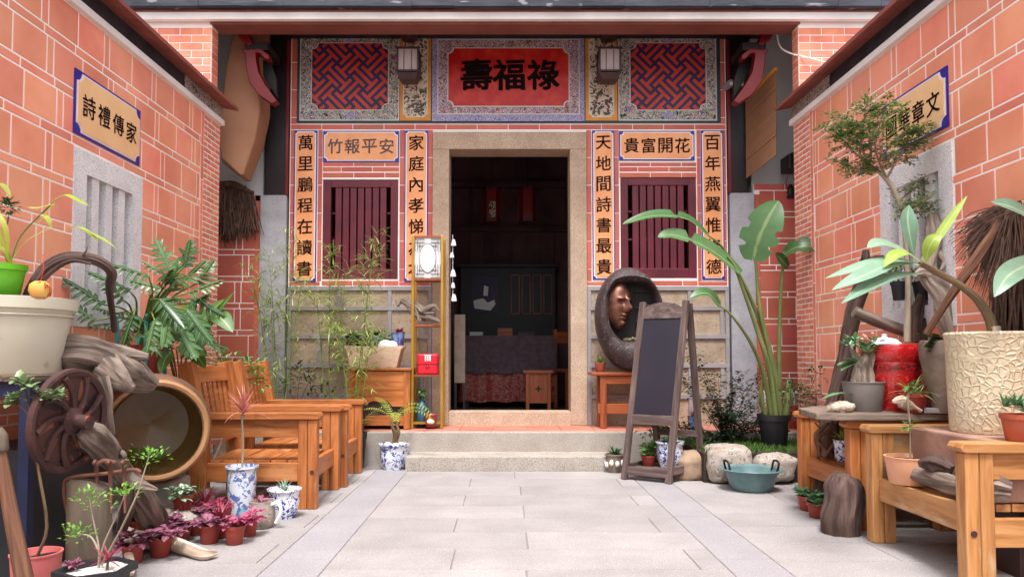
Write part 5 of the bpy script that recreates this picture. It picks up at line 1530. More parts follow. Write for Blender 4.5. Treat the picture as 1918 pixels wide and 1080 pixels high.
for px, py, mat, lm, lab in ((745, 645, 'blue_glaze', 'leaf_wine', 'small blue glazed pot of dark red plant on the stone trough'), (660, 645, 'plastic_black', 'leaf_green', 'small black pot on the left end of the stone trough'), (703, 642, 'blue_glaze', 'leaf_dark', 'small pale blue pot in the middle of the stone trough')):
    t, zs = potted('small_potted_plant', lab, 'potted plant', (P(px, py, 6.80).x, 6.80, 1.05), .065, .12 if px > 730 else .09, mat, 'plain')
    a = M()
    for k in range(3): rosette(a, (U(-.03, .03), U(-.03, .03), zs), 10, .07, .016, 10, 80, .6, 3, .01, BROAD)
    PT('leaves', a, lm, t)
t, zs = potted('yellow_palm', 'small yellowish palm in front of the orange cabinet', 'potted plant', V(-1.28, 6.42 - .02, 0), .09, .3, 'plastic_black')
a, st = M(), M()
for k in range(9):
    an = U(0, 6.28); frond(a, st, (0, 0, .28), (.45 * math.cos(an), .45 * math.sin(an), 1), U(.35, .55), U(.7, 1.4), 12, .09, .006)
PT('frond_stems', st, 'stem_green', t); PT('fronds', a, 'leaf_yellow', t)
# brass rack
rx0, rx1 = P(770, 700, 6.70).x, P(830, 700, 6.70).x
rc = (rx0 + rx1) / 2; hw = (rx1 - rx0) / 2
t = T('brass_rack', 'tall narrow brass rack with white fretwork panel at top by the door', 'rack', (rc, 6.80, .302))
zt_ = P(800, 441, 6.70).z - .302
for x in (-1, 1):
    for y in (-.10, .12):
        a = M(); a.box((x * (hw - .012) - .012, y - .012, 0), (x * (hw - .012) + .012, y + .012, zt_)); PT('post', a, 'brass', t, None, .002)
lv = [P(800, q, 6.70).z - .302 for q in (443, 523, 609, 703, 792)]
for z in lv:
    a = M(); a.box((-hw + .024, -.10, z - .008), (hw - .024, .12, z + .008)); PT('shelf', a, 'wood_bench' if z > .1 else 'brass', t)
a = M(); a.box((-hw + .025, -.095, lv[1] + .012), (hw - .025, -.085, lv[0] - .012)); wp = PT('fret_panel', a, 'plaster', t)
a = M()
mz = (lv[0] + lv[1]) / 2; hz = (lv[0] - lv[1]) / 2 - .016; hx = hw - .028
a.prism([(.62 * hx * math.cos(k * .2618), mz + .72 * hz * math.sin(k * .2618)) for k in range(24)], -.1005, -.0955, None); PT('oval', a, 'white_paint', wp)
a = M()
for q in range(24):
    k0, k1 = q * .2618, (q + 1) * .2618
    a.beam((.63 * hx * math.cos(k0), -.1, mz + .73 * hz * math.sin(k0)), (.63 * hx * math.cos(k1), -.1, mz + .73 * hz * math.sin(k1)), .004, .004, (0, 1, 0))
for sx in (-1, 1):
    for sz in (-1, 1):
        for e in (.98, .80, .62):
            a.beam((sx * hx * e, -.1, mz + sz * hz * .35), (sx * hx * e, -.1, mz + sz * hz * (1.0 if e > .9 else e + .12)), .004, .004, (0, 1, 0))
            a.beam((sx * hx * .25, -.1, mz + sz * hz * e), (sx * hx * (1.0 if e > .9 else e + .12), -.1, mz + sz * hz * e), .004, .004, (0, 1, 0))
PT('fretwork', a, 'ink_grey', wp)
drift('driftwood_piece', 'gnarled grey driftwood piece on a shelf of the brass rack', [P(752, 562, 6.78), P(775, 575, 6.76), P(790, 590, 6.74), P(815, 588, 6.73)], [.02, .04, .05, .03], 'driftwood', .45, 14, 7, 6, extra=(([P(775, 575, 6.76), P(785, 596, 6.72), P(782, 604, 6.72)], [.03, .02, .01]), ([P(790, 585, 6.72), P(812, 572, 6.7), P(822, 580, 6.7)], [.025, .016, .006]), ([P(798, 592, 6.72), P(818, 600, 6.7), P(824, 603, 6.7)], [.03, .02, .008]), ([P(752, 562, 6.78), P(745, 572, 6.78), P(741, 560, 6.78)], [.015, .01, .005])))
t = T('red_box', 'red plastic first aid style box on a lower shelf of brass rack', 'box', (P(802, 700, 6.76).x, 6.76, .302 + lv[3] + .008))
t['label'] = 'bright red plastic box with white marks on the brass rack'
a = M(); a.box((-.095, -.06, 0), (.095, .06, .19)); PT('body', a, 'red_plastic', t, None, .018)
a = M(); a.box((-.098, -.064, .095), (.098, .06, .102)); PT('seam', a, 'red_glaze2', t)
a = M()
for x in (-.018, .002, .022): a.box((x - .006, -.064, .125), (x + .006, -.0605, .17))
a.box((-.03, -.064, .172), (.034, -.0605, .178)); PT('white_marks', a, 'white_paint', t)
a = M(); a.box((-.02, -.066, .06), (.02, -.0605, .075)); PT('latch', a, 'red_glaze2', t)
t = T('glass_bottle', 'dark glass bottle with a green vine on the bottom shelf of rack', 'bottle', (P(790, 790, 6.80).x, 6.82, .312))
a = M(); a.lathe([(0, 0), (.05, 0), (.055, .01), (.056, .17), (.04, .21), (.022, .235), (.022, .27), (.026, .275), (0, .27)], 22); PT('bottle', a, 'glass_dark', t)
a = M(); st = M()
for k in range(4):
    p = [V(0, 0, .26), V(U(-.05, .05), U(-.05, 0), .33), V(U(-.08, .06), U(-.07, 0), U(.22, .42))]; st.tube(p, .002, 5, step=4)
    for q in range(6): a.leaf(p[1].lerp(p[2], q / 6), (U(-1, 1), U(-1, .2), U(-.4, .5)), .05, .016, bend=.5, n=3, prof=BROAD)
PT('stem', st, 'stem_green', t); PT('leaves', a, 'leaf_green', t)
t = T('red_pot', 'small square red pot with white stone on rack bottom', 'pot', (P(808, 792, 6.72).x, 6.715, .312))
a = M(); a.lathe([(.055, 0), (.075, .11), (.078, .12), (.066, .12), (.06, .10), (0, .10)], 4, amin=.5); PT('pot', a, 'red_glaze2', t, None, .004)
a = M(); a.blob((0, -.065, .055), (.035, .012, .022), 12, 7, .15); PT('white_mark', a, 'pebble_white', t)

# ================================================================== RIGHT SIDE
# side bench with the crescent face ornament
t = T('side_table', 'narrow reddish wooden side table carrying the dark crescent ornament', 'table', (1.14, 6.83, .302))
a = M(); a.box((-.36, -.15, .475), (.34, .15, .505)); PT('tabletop', a, 'wood_bench', t, None, .006)
for x in (-.25, .24):
    for y in (-.11, .11):
        a = M(); a.box((x - .028, y - .022, 0), (x + .028, y + .022, .475)); PT('leg', a, 'wood_bench', t, None, .004)
a = M(); a.box((-.30, -.12, .13), (.30, -.09, .22)); PT('lower_rail', a, 'wood_bench', t, None, .003)
a = M(); a.box((-.222, -.13, .40), (.212, -.10, .475)); PT('rail', a, 'wood_bench', t, None, .003)
Ym = 6.74
mc = P(1182, 600, Ym)
t = T('crescent_ornament', 'large dark textured crescent ornament with bronze face standing on side table', 'ornament', (mc.x, Ym, .809))
def rim_pts(n=56):
    O, I = [], []
    for k in range(n):
        an = 2 * math.pi * k / n
        ox, oz = 64 * math.cos(an), -97 * math.sin(an)                      # outer outline
        ox += .05 * oz
        O.append((1180 + ox, 598 + oz))
        ix, iz = 43 * math.cos(an), -58 * math.sin(an)
        ix = max(-44, min(42, ix * 1.12)); iz = max(-52, min(56, iz * 1.1))
        I.append((1184 + ix + .06 * iz, 583 + iz))
    return O, I
O, I = rim_pts(); n_ = len(O)
O = [P(q[0], q[1], Ym) for q in O]; I = [P(q[0], q[1], Ym) for q in I]
a = M(); rings = []
prof = [(0.0, .10), (0.0, -.02), (.12, -.085), (.35, -.125), (.6, -.14), (.85, -.12), (1.0, -.06), (1.0, .08)]
sdm = V(3.1, 7.7, 1.2)
for f, dy in prof:
    row = []
    for k in range(n_):
        q = O[k].lerp(I[k], f); q = V(q.x, Ym + dy + .012 * noise.noise(V(q.x, 0, q.z) * 16 + sdm), q.z)
        row.append(a.vert(q))
    rings.append(row)
for r0, r1 in zip(rings, rings[1:]):
    for k in range(n_): j = (k + 1) % n_; a.face([r0[k], r0[j], r1[j], r1[k]], .5, True)
a.face(rings[0], .5)
PW('crescent', a, 'moon_dark', t)
a = M(); a.face([a.vert(V(q.x, Ym + .07, q.z)) for q in [O[k].lerp(I[k], .9) for k in range(n_)]]); PW('back_plate', a, 'dark_wood', t)
a = M()
for k, py in enumerate((545, 575, 600, 622)): c0, c1 = P(1195, py, Ym), P(1222, py + 1, Ym); a.box((c0.x - .02, Ym + .03, c0.z - .004), (c1.x, Ym + .05, c0.z + .004))
PW('carved_ledges', a, 'moon_dark', t)
# the face: relief turned three quarters to the right
a = M(); nu, nv = 48, 64; fw, fh = .125, .215
def relief(x, y):
    """x -1..1 across, y -1 chin .. 1 crown"""
    e = max(0.0, 1 - (x * (1.05 if y > -.2 else 1.05 + (-.2 - y) * .55)) ** 2 - (y * .98) ** 2)
    h = .78 * math.sqrt(e)
    g = lambda dx, dy, sx, sy: math.exp(-(dx / sx) ** 2 - (dy / sy) ** 2)
    h += .50 * g(x, y + .14, .12, .15) + .30 * g(x, y - .10, .09, .24) + .06 * (g(abs(x) - .14, y + .16, .08, .06))
    h -= .30 * g(abs(x) - .36, y - .10, .22, .09); h += .16 * g(abs(x) - .36, y - .09, .15, .05)
    h += .16 * g(abs(x) - .36, y - .26, .26, .05)
    h += .22 * g(x, y + .42, .22, .045) + .22 * g(x, y + .54, .18, .045) - .14 * g(x, y + .478, .28, .024) - .10 * g(x, y + .33, .1, .04)
    h += .22 * g(x, y + .78, .2, .12) - .05 * g(x, y + .64, .2, .05)
    return h
fm = Matrix.Translation((P(1158, 573, Ym).x, Ym - .045, P(1158, 573, Ym).z)) @ Matrix.Rotation(R(34), 4, 'Z') @ Matrix.Rotation(R(7), 4, 'Y')
rows = []
for j in range(nv + 1):
    row = []
    for i in range(nu + 1):
        x, y = -1 + 2 * i / nu, -1 + 2 * j / nv
        k = math.sqrt(max(.0, 1 - y * y * .98)) * (1 if y > -.2 else 1 - (-.2 - y) * .22)
        row.append(a.vert(fm @ V(x * k * fw, -relief(x * k, y) * .125, y * fh)))
    rows.append(row)
for r0, r1 in zip(rows, rows[1:]):
    for i in range(nu): a.face([r0[i], r0[i + 1], r1[i + 1], r1[i]], .5, True)
PW('face', a, 'bronze', t)
a = M(); 
for k in range(12): c0 = P(1170 + k * 5, 634 + U(-3, 3), Ym - .02); a.blob(c0, (.02, .03, .018), 9, 6, .3)
PW('moss', a, 'moss', t)
t, zs = potted('small_potted_plant', 'tiny green plant in orange pot left of the crescent ornament', 'potted plant', (P(1124, 690, 6.76).x, 6.76, .808), .05, .085, 'terracotta')
a = M(); rosette(a, (0, 0, zs), 26, .10, .008, 20, 85, .5, 3, .01, LANCE); PT('leaves', a, 'leaf_green', t)

# A-frame chalk board
FL = G(1166, 897); FR = G(1256, 906)
u = (FR - FL); Wb = u.length; u.normalize(); v = V(-u.y, u.x, 0)
if v.y < 0: v = -v
v = V(.71, .704, 0)
t = T('chalkboard', 'weathered wooden A frame chalkboard with blank black board standing before the step', 'sign', FL)
Hb, Db = 1.385, .48
def bp3(s_, h, side):            # s_ across 0..1, h height, side 0 front 1 back
    k = h / Hb
    dep = .27 * k if side == 0 else Db - (Db - .31) * k
    return FL + u * (s_ * Wb) + v * dep + V(0, 0, h)
ug = u
for s_ in (0.04, .96):
    a = M(); a.beam(bp3(s_, 0, 0), bp3(s_, Hb, 0), .05, .032, v); PW('front_leg', a, 'wood_board', t, None, .003)
    a = M(); a.beam(bp3(s_, 0, 1), bp3(s_, Hb - .02, 1), .05, .03, v); PW('rear_leg', a, 'wood_board', t, None, .003)
a = M(); hz = [bp3(x, h, 0) for x, h in ((.09, 1.25), (.91, 1.25), (.91, 1.325), (.75, 1.36), (.5, 1.375), (.25, 1.36), (.09, 1.325))]
nrm = (bp3(0, 1, 0) - bp3(0, 0, 0)).cross(u).normalized() * .013
if nrm.y > 0: nrm = -nrm
f0 = [a.vert(q + nrm, (q.z, q.y, q.x)) for q in hz]; f1 = [a.vert(q - nrm, (q.z, q.y, q.x)) for q in hz]; a.face(f0); a.face(f1[::-1])
for k in range(7): a.face([f0[k], f0[(k + 1) % 7], f1[(k + 1) % 7], f1[k]])
PW('header', a, 'wood_board', t, None, .003)
a = M(); q = [bp3(x, h, 0) for x, h in ((.08, .50), (.92, .50), (.92, 1.252), (.08, 1.252))]
f0 = [a.vert(p_ + nrm * .4) for p_ in q]; f1 = [a.vert(p_ - nrm * .4) for p_ in q]; a.face(f0); a.face(f1[::-1])
for k in range(4): a.face([f0[k], f0[(k + 1) % 4], f1[(k + 1) % 4], f1[k]])
PW('board', a, 'black_board', t)
a = M(); a.beam(bp3(.06, .46, 0), bp3(.94, .46, 0), .028, .075, (0, 0, 1)); PW('front_rail', a, 'wood_board', t, None, .003)
a = M(); a.beam(bp3(.06, .07, 0), bp3(.94, .07, 0), .026, .065, (0, 0, 1)); PW('front_rail', a, 'wood_board', t, None, .003)
for s_ in (.04, .96):
    a = M(); a.beam(bp3(s_, .09, 0), bp3(s_, .09, 1), .03, .06, (0, 0, 1)); PW('side_rail', a, 'wood_board', t, None, .003)
a = M(); a.beam(bp3(.05, .34, 1), bp3(.95, .34, 1), .025, .05, (0, 0, 1)); PW('rear_rail', a, 'wood_board', t, None, .003)
a = M()
for k in range(5): a.beam(bp3(.06, .085, 0) + v * (.05 + k * .075), bp3(.94, .085, 0) + v * (.05 + k * .075), .06, .014, (0, 0, 1))
PW('bottom_shelf', a, 'wood_board', t, None, .002)
sh_ = lambda s_, d: FL + u * (s_ * Wb) + v * d + V(0, 0, .093)
t, zs = potted('potted_fittonia', 'blue and white pot of pale leaves inside the chalkboard frame', 'potted plant', sh_(.66, .22), .105, .20, 'blue_white', 'bowl')
a = M()
for k in range(8): rosette(a, (U(-.07, .07), U(-.07, .07), zs + U(0, .04)), 9, .05, .018, 0, 65, .6, 3, .01, BROAD)
PT('leaves', a, 'leaf_fit', t)
t, zs = potted('small_potted_plant', 'small terracotta pot of green leaves at left inside chalkboard frame', 'potted plant', sh_(.24, .2), .06, .08, 'plastic_brick')
a = M()
for k in range(5): rosette(a, (U(-.04, .04), U(-.04, .04), zs + U(0, .08)), 12, .06, .018, 0, 75, .6, 3, .01, BROAD)
PT('leaves', a, 'leaf_green', t)
t, zs = potted('painted_pot', 'dark pot with white patches left of chalkboard at step', 'potted plant', G(1160, 893) + V(0, .25, 0), .075, .15, 'urn_grey', 'bowl')
a = M()
for k in range(9): a.blob((.07 * math.cos(k * .7), .07 * math.sin(k * .7), U(.05, .12)), (.018, .018, .024), 9, 6, .2)
PT('white_patch', a, 'pebble_white', t)
a = M(); rosette(a, (0, 0, zs), 20, .10, .012, 20, 80, .6, 3, .01, BROAD); PT('leaves', a, 'leaf_dark', t)
t, zs = potted('leafy_plant', 'tall thin green plant in black pot behind the chalkboard', 'potted plant', V(1.28, 6.18, 0), .09, .2, 'plastic_black')
twig_plant(t, 0, [[(0, 0, .18), (.01, 0, .32), (.02, 0, .46)], [(0, 0, .18), (-.05, 0, .3), (-.09, 0, .38)], [(0, 0, .18), (.08, 0, .3), (.14, 0, .36)]], .004, 'leaf_green', 'stem_green', 40, .05, .013, .06)
# kerb stones of the bed, basin
def boulder(lab, px0, px1, py0, py1, Y, mat, dy=.16, flat=.8):
    A, B = P(px0, py1, Y), P(px1, py0, Y); a = M()
    cz = (max(A.z, -.02) + B.z) / 2
    hx_, hz_ = (B.x - A.x) / 2, B.z - cz
    sd = V(U(0, 40), U(0, 40), U(0, 40)); rows = []
    for j in range(25):
        th = math.pi * j / 24; row = []
        for k in range(36):
            ph = 2 * math.pi * k / 36; q = V(math.sin(th) * math.cos(ph), math.sin(th) * math.sin(ph), math.cos(th))
            q = V(*[math.copysign(abs(c_) ** .55, c_) for c_ in q])                    # blocky, quarried
            q *= 1 + .16 * noise.noise(q * 1.3 + sd) + .07 * noise.noise(q * 4 + sd) + .03 * noise.noise(q * 11 + sd)
            row.append(a.vert(((A.x + B.x) / 2 + q.x * hx_ * .98, Y + dy * .6 + q.y * dy, cz + q.z * hz_ * 1.02 + .03 * q.x * hz_)))
        rows.append(row)
    for r0, r1 in zip(rows, rows[1:]):
        for k in range(36): a.face([r0[k], r1[k], r1[(k + 1) % 36], r0[(k + 1) % 36]], .5, True)
    SOLO('kerb_stone', a, mat, lab, 'stone', 'rough stones edging the planting bed')
boulder('rough pale kerb stone of planting bed behind the blue basin, left one', 1326, 1412, 838, 905, 5.58, 'rock_pale')
boulder('low flat kerb stone of planting bed, between basin and low wooden chair', 1412, 1494, 850, 905, 5.56, 'rock_pale')
boulder('brown kerb stone of planting bed seen through the chalkboard frame', 1262, 1332, 848, 900, 5.75, 'rock_warm')
c = G(1410, 918); c = V(c.x, 5.2 + .12, 0)
t = T('basin', 'old blue-green enamel basin with two dark handles on the paving', 'basin', c)
a = M(); a.lathe([(0, .012), (.10, .012), (.115, 0), (.135, .005), (.15, .03), (.185, .135), (.215, .145), (.22, .150), (.214, .155), (.178, .142), (.14, .04), (.12, .022), (0, .02)], 40, rough=.015); PT('bowl', a, 'basin_teal', t)
for s_ in (-1, 1):
    a = M(); a.tube([V(s_ * .165 + q, -.05 * 0 + y, z) for q, y, z in ((0, -.055, .13), (s_ * .012, -.055, .19), (s_ * .014, -.03, .205), (s_ * .014, .03, .205), (s_ * .012, .055, .19), (0, .055, .13))], .008, 8, step=3); PT('handle', a, 'black_metal', t)
# dark leaved shrub and blue pot
c = V(1.86, 6.25, .22)
t = T('dark_shrub', 'thin branched shrub with small dark leaves before the stone base', 'shrub', c)
lv, st = M(), M()
for k in range(40):
    an = U(0, 6.28); e = U(.1, 1.4); L = U(.32, .86)
    d = V(math.cos(an) * math.cos(e) * 1.0, math.sin(an) * math.cos(e) * .5, math.sin(e))
    p = [V(U(-.03, .03), U(-.03, .03), 0), d * L * .5 + V(0, 0, .05), d * L + V(U(-.05, .05), 0, -.03)]
    pp, rr_ = cat(p, [.005, .003, .0012], 6); st.tube(pp, rr_, 5)
    for i in range(3, len(pp)):
        for q in range(8):
            dd = V(U(-1, 1), U(-1, 1), U(-.3, .4)); b = pp[i] + dd * U(0, .06)
            lv.lf(b, dd, U(.026, .044), U(.009, .014))
PT('branches', st, 'stem_brown', t); PT('leaves', lv, 'leaf_black', t)
t, zs = potted('small_potted_plant', 'small blue pot standing at the platform edge behind chalkboard', 'potted plant', V(P(1299, 790, 6.52).x, 6.52, .288), .052, .14, 'blue_glaze', 'plain')
a = M(); rosette(a, (0, 0, zs), 18, .12, .006, 30, 85, .5, 3, .01, LANCE); PT('leaves', a, 'leaf_wine', t)
# bird of paradise
c = V(P(1450, 828, 6.0).x, 6.0, .215)
t, zs = potted('bird_of_paradise', 'tall plant with big paddle leaves in a black pot', 'potted plant', c, .128, .27, 'plastic_black')
st, lv = M(), M()
def px3(l, ys):
    return [P(p[0], p[1], y) for p, y in zip(l, ys)]
def petiole(l, ys, r0, r1): st.tube(px3(l, ys), [r0 + (r1 - r0) * i / (len(l) - 1) for i in range(len(l))], 9, step=5)
petiole([(1455, 800), (1440, 690), (1415, 610), (1378, 505), (1362, 480)], [6.0, 6.0, 5.98, 5.9, 5.88], .026, .006)
petiole([(1462, 800), (1450, 690), (1422, 600), (1388, 520), (1352, 462), (1325, 440)], [6.02, 6.05, 6.05, 6.0, 5.95, 5.9], .026, .006)
petiole([(1466, 800), (1446, 680), (1424, 580), (1416, 500), (1411, 480)], [6.0, 6.0, 6.0, 6.0, 6.0], .026, .007)
petiole([(1462, 800), (1459, 680), (1462, 560), (1468, 480), (1470, 470)], [6.05, 6.1, 6.1, 6.1, 6.1], .024, .006)
petiole([(1448, 800), (1430, 700), (1405, 640), (1370, 590), (1345, 570)], [5.95, 5.9, 5.85, 5.78, 5.75], .022, .005)
petiole([(1470, 800), (1476, 740), (1478, 710)], [5.95, 5.93, 5.93], .03, .02); petiole([(1440, 800), (1425, 740), (1432, 700)], [5.97, 5.95, 5.95], .022, .012)
PD = lambda t: (math.sin(math.pi * min(1, .06 + t * .94)) ** .55) * (1.05 - .25 * t)
def ragged(notches):
    def f(t):
        k = PD(t)
        for n0, dp in notches:
            if abs(t - n0) < .035: k *= dp
        return k
    return f
lv.blade(px3([(1388, 512), (1340, 474), (1300, 452), (1258, 440), (1232, 444)], [5.9, 5.85, 5.8, 5.76, 5.74]), .088, (.1, -.75, .65), ragged([(.55, .25)]), 8, .3)
lv.blade(px3([(1326, 442), (1290, 412), (1250, 404), (1212, 406), (1166, 420)], [5.9, 5.86, 5.8, 5.76, 5.72]), .075, (.2, -.6, .8), ragged([(.4, .3)]), 8, .3)
lv.blade(px3([(1410, 488), (1420, 450), (1438, 410), (1458, 376)], [6.0, 5.97, 5.95, 5.97]), .165, (-.25, -1, .1), ragged([(.25, .6), (.5, .7)]), 10, .18)
lv.blade(px3([(1467, 478), (1490, 464), (1520, 462), (1552, 472), (1578, 496)], [6.1, 6.0, 5.95, 5.9, 5.88]),   .085, (.1, -.85, .5), ragged([(.3, .7), (.5, .7), (.7, .75)]), 8, .35)
lv.blade(px3([(1476, 500), (1462, 485), (1452, 474)], [6.1, 6.05, 6.0]), .05, (0, -1, .2), PD, 6, .3)
lv.blade(px3([(1348, 574), (1330, 552), (1312, 549), (1292, 558)], [5.75, 5.72, 5.7, 5.68]), .055, (0, -.7, .7), PD, 7, .3)
PW('petioles', st, 'stem_bop', t); PW('leaves', lv, 'leaf_bop', t)
# twining plant on the recess wall, right
t, zs = potted('climbing_plant', 'thin climbing plant on the brick recess behind paddle leaved plant', 'potted plant', V(2.62, 6.75, .288), .1, .22, 'plastic_brick')
st, lv = M(), M()
for l in ([(1528, 740), (1524, 660), (1508, 600), (1498, 520), (1492, 440), (1496, 390)], [(1526, 720), (1535, 680), (1530, 640)], [(1524, 690), (1510, 650), (1512, 620)]):
    q = [P(x, y, 6.7) for x, y in l]; st.tube(q, .007, 6, step=4, rough=.2)
    pp, _ = cat(q, [0] * len(q), 3)
    for p in pp:
        if p.z < 1.4:
            for k in range(4): lv.leaf(p, (U(-1, 1), U(-1, .2), U(-.5, .4)), U(.04, .09), U(.012, .022), bend=.6, n=3, prof=BROAD)
PW('stem', st, 'stem_brown', t); PW('leaves', lv, 'leaf_green', t)
t, zs = potted('reddish_shrub', 'low dark leaved shrub between the paddle plant and low chair', 'shrub', V(2.45, 5.9, .215), .1, .15, 'plastic_black')
twig_plant(t, 0, [[(0, 0, .12), (U(-.2, .2), U(-.1, .1), .3), (U(-.3, .1), U(-.2, .1), U(.35, .6))] for k in range(7)], .004, 'leaf_dark', 'stem_brown', 44, .035, .010, .06)
# plank on the low chair's arms and what stands on it
t0 = .602
a = M(); A = []
x = 1.72
pl = [(1.70, 4.06), (1.80, 4.02), (2.1, 4.0), (2.46, 4.02), (2.46, 4.62), (2.2, 4.66), (1.9, 4.60), (1.76, 4.45)]
a.prism(pl, t0, t0 + .04, lambda u, v, d: (u, v, d))
SOLO('plank', a, 'plank_grey', 'thick weathered grey plank laid across the low chair arms', 'plank', None, .008)
zp = t0 + .041
c = V(P(1618, 768, 4.2).x, 4.2, zp)
t, zs = potted('potted_desert_rose', 'grey plastic pot with thick whitish stem and green leaves', 'potted plant', c, .112, .165, 'plastic_grey', 'plain')
stones(t, .11, zs + .004, 8, s=.018)
a = M(); a.tube([(0, 0, .13), (.0, 0, .20), (.01, 0, .27), (.02, 0, .33)], [.055, .062, .05, .02], 12, step=4, rough=.3); a.tube([(-.02, 0, .25), (-.05, 0, .32), (-.07, 0, .37)], [.03, .016, .006], 8, step=3, rough=.2); a.tube([(.03, 0, .25), (.06, 0, .33), (.065, 0, .39)], [.025, .014, .006], 8, step=3, rough=.2); PT('stem', a, 'bark_light', t)
a = M()
for q in ((-.07, 0, .37), (.065, 0, .38), (.02, 0, .36), (0, -.05, .33), (-.03, .03, .4)): rosette(a, q, 18, .06, .013, -10, 70, .5, 3, .02, BROAD)
for d in ((-1, -.3, .15), (-1, -.5, -.1), (-.8, -.6, .5)): a.leaf((-.05, -.02, .27), d, .13, .036, bend=.5, prof=BROAD)
a.leaf((-.08, -.05, .10), (-1, -.3, .12), .22, .033, bend=.5, prof=BROAD)
PT('leaves', a, 'leaf_succ', t)
a = M()
for k in range(7): a.blob((.02 + U(-.03, .05), U(-.05, .0), .40 + U(-.03, .04)), (.009, .009, .009), 7, 5, .2)
PT('buds', a, 'leaf_cordy', t)
a = M(); q = P(1575, 757, 4.12); a.blob((q.x, q.y, zp + .026), (.075, .05, .034), 20, 12, .28, 3.2); SOLO('coral_stone', a, 'driftwood_pale', 'knobbly pale stone lying on the left end of the grey plank', 'stone')
c = V(2.235, 4.27, zp)
t = T('red_glazed_pot', 'tall glossy red pot with dark speckled band on the grey plank', 'potted tree', c)
t['label'] = 'tall red glazed pot with a slender tree reaching over the wall sign'
a = M(); a.lathe([(0, 0), (.118, 0), (.122, .01), (.14, .17), (.158, .262), (.154, .275), (.166, .30), (.176, .365), (.17, .375), (.16, .37), (.15, .31), (0, .30)], 40); PT('pot', a, 'red_glaze', t)
st, lv = M(), M()
tr = [(1699, 640), (1701, 560), (1700, 505), (1694, 420), (1684, 375), (1660, 335), (1628, 308), (1598, 285)]
st.tube([P(p[0], p[1], 4.25) for p in tr], [.020, .018, .016, .015, .015, .013, .010, .006], 10, step=5, rough=.12)
crown = [((1660, 335), (1640, 280), (1650, 225)), ((1628, 308), (1600, 250), (1580, 215)), ((1598, 285), (1575, 255), (1560, 235)), ((1660, 335), (1690, 285), (1715, 262)), ((1640, 318), (1610, 320), (1575, 300)),
         ((1684, 375), (1720, 350), (1750, 340)), ((1684, 380), (1700, 400), (1735, 395)), ((1690, 400), (1715, 385), (1740, 372)), ((1645, 300), (1690, 250), (1740, 240)), ((1630, 300), (1640, 240), (1690, 200)), ((1610, 290), (1620, 220), (1640, 190))]
for br in crown:
    y0 = 4.25; y1 = y0 + U(-.22, .12)
    p = [P(br[0][0], br[0][1], y0), P(br[1][0], br[1][1], (y0 + y1) / 2), P(br[2][0], br[2][1], y1)]
    pp, rr_ = cat(p, [.008, .005, .002], 7); st.tube(pp, rr_, 6)
    low = br[0][1] > 360
    for i in range(3, len(pp)):
        for q in range(3):
            d = V(U(-1, 1), U(-1, 1), U(-.25, .35)).normalized(); e = pp[i] + d * U(.05, .13)
            st.tube([pp[i], e], [.0018, .0008], 4)
            for k in range(8 if low else 17):
                f = U(.25, 1.05); b = pp[i].lerp(e, f) + V(U(-.016, .016), U(-.016, .016), U(-.008, .012))
                lv.lf(b, d + V(U(-.9, .9), U(-.9, .9), U(-.25, .25)), U(.015, .026), U(.0055, .008), (U(-.3, .3), U(-.3, .3), 1))
PW('trunk', st, 'stem_grey', t); PW('crown', lv, 'leaf_tree', t)
t = T('pot_lid', 'white domed lid with knob resting on the red glazed pot rim', 'lid', c + V(-.075, -.06, .372))
a = M(); a.lathe([(.085, 0), (.09, .006), (.06, .034), (.018, .042), (.012, .05), (.016, .06), (0, .064)], 26); PT('dome', a, 'white_metal', t)
c = V(2.37, 4.03, zp); 
t = T('stone_urn', 'grey tapering stone urn between the red pot and the cream pot', 'urn', c)
a = M(); a.lathe([(0, 0), (.04, 0), (.044, .02), (.06, .10), (.085, .22), (.102, .30), (.106, .34), (.098, .385), (.09, .39), (.078, .36), (0, .34)], 30, rough=.04); PT('urn', a, 'urn_grey', t)
a, st = M(), M()
for k in range(14):
    e = V(U(-.16, .24), U(-.16, -.02), .36 + U(-.06, .07)); p = [V(0, -.05, .36), V(e.x * .5, e.y * .7, .41), e]; pp, _ = cat(p, [0] * 3, 5); st.tube(pp, .0028, 5)
    for q in pp[2:]:
        for z in range(9): a.lf(q, (U(-1, 1), U(-1, 1), U(-.2, 1)), .018, .006)
PT('vine_stems', st, 'stem_brown', t); PT('vine_leaves', a, 'leaf_dark', t)
drift('driftwood_log', 'thick grey gnarled driftwood trunk standing in front of the right window', [P(1796, 640, 4.12), P(1784, 600, 4.12), P(1772, 556, 4.14), P(1745, 524, 4.16), P(1738, 500, 4.17), P(1750, 462, 4.18), P(1748, 430, 4.18), P(1747, 400, 4.18)], [.062, .062, .058, .046, .04, .036, .045, .025], 'bark_light', .3, 18, 8, 5, extra=(([P(1740, 515, 4.16), P(1722, 510, 4.14), P(1712, 518, 4.13)], [.03, .02, .008]), ([P(1752, 470, 4.18), P(1770, 490, 4.15), P(1762, 505, 4.12)], [.025, .018, .006])))
drift('driftwood_log', 'dark leaning driftwood log left of the red glazed pot', [P(1540, 930, 4.75), P(1552, 800, 4.72), P(1568, 735, 4.7), P(1585, 665, 4.68), P(1602, 585, 4.65), P(1618, 520, 4.62), P(1622, 468, 4.62)], [.06, .055, .052, .048, .046, .036, .016], 'driftwood_dark', .3, 16, 7, 4, extra=(([P(1612, 540, 4.62), P(1632, 490, 4.6), P(1655, 480, 4.58)], [.03, .022, .01]),))
drift('driftwood_log', 'smooth pale log slanting across above the grey potted plant', [P(1600, 584, 4.42), P(1640, 600, 4.42), P(1690, 618, 4.44), P(1725, 626, 4.46)], [.032, .034, .034, .03], 'driftwood', .12, 14, 7)
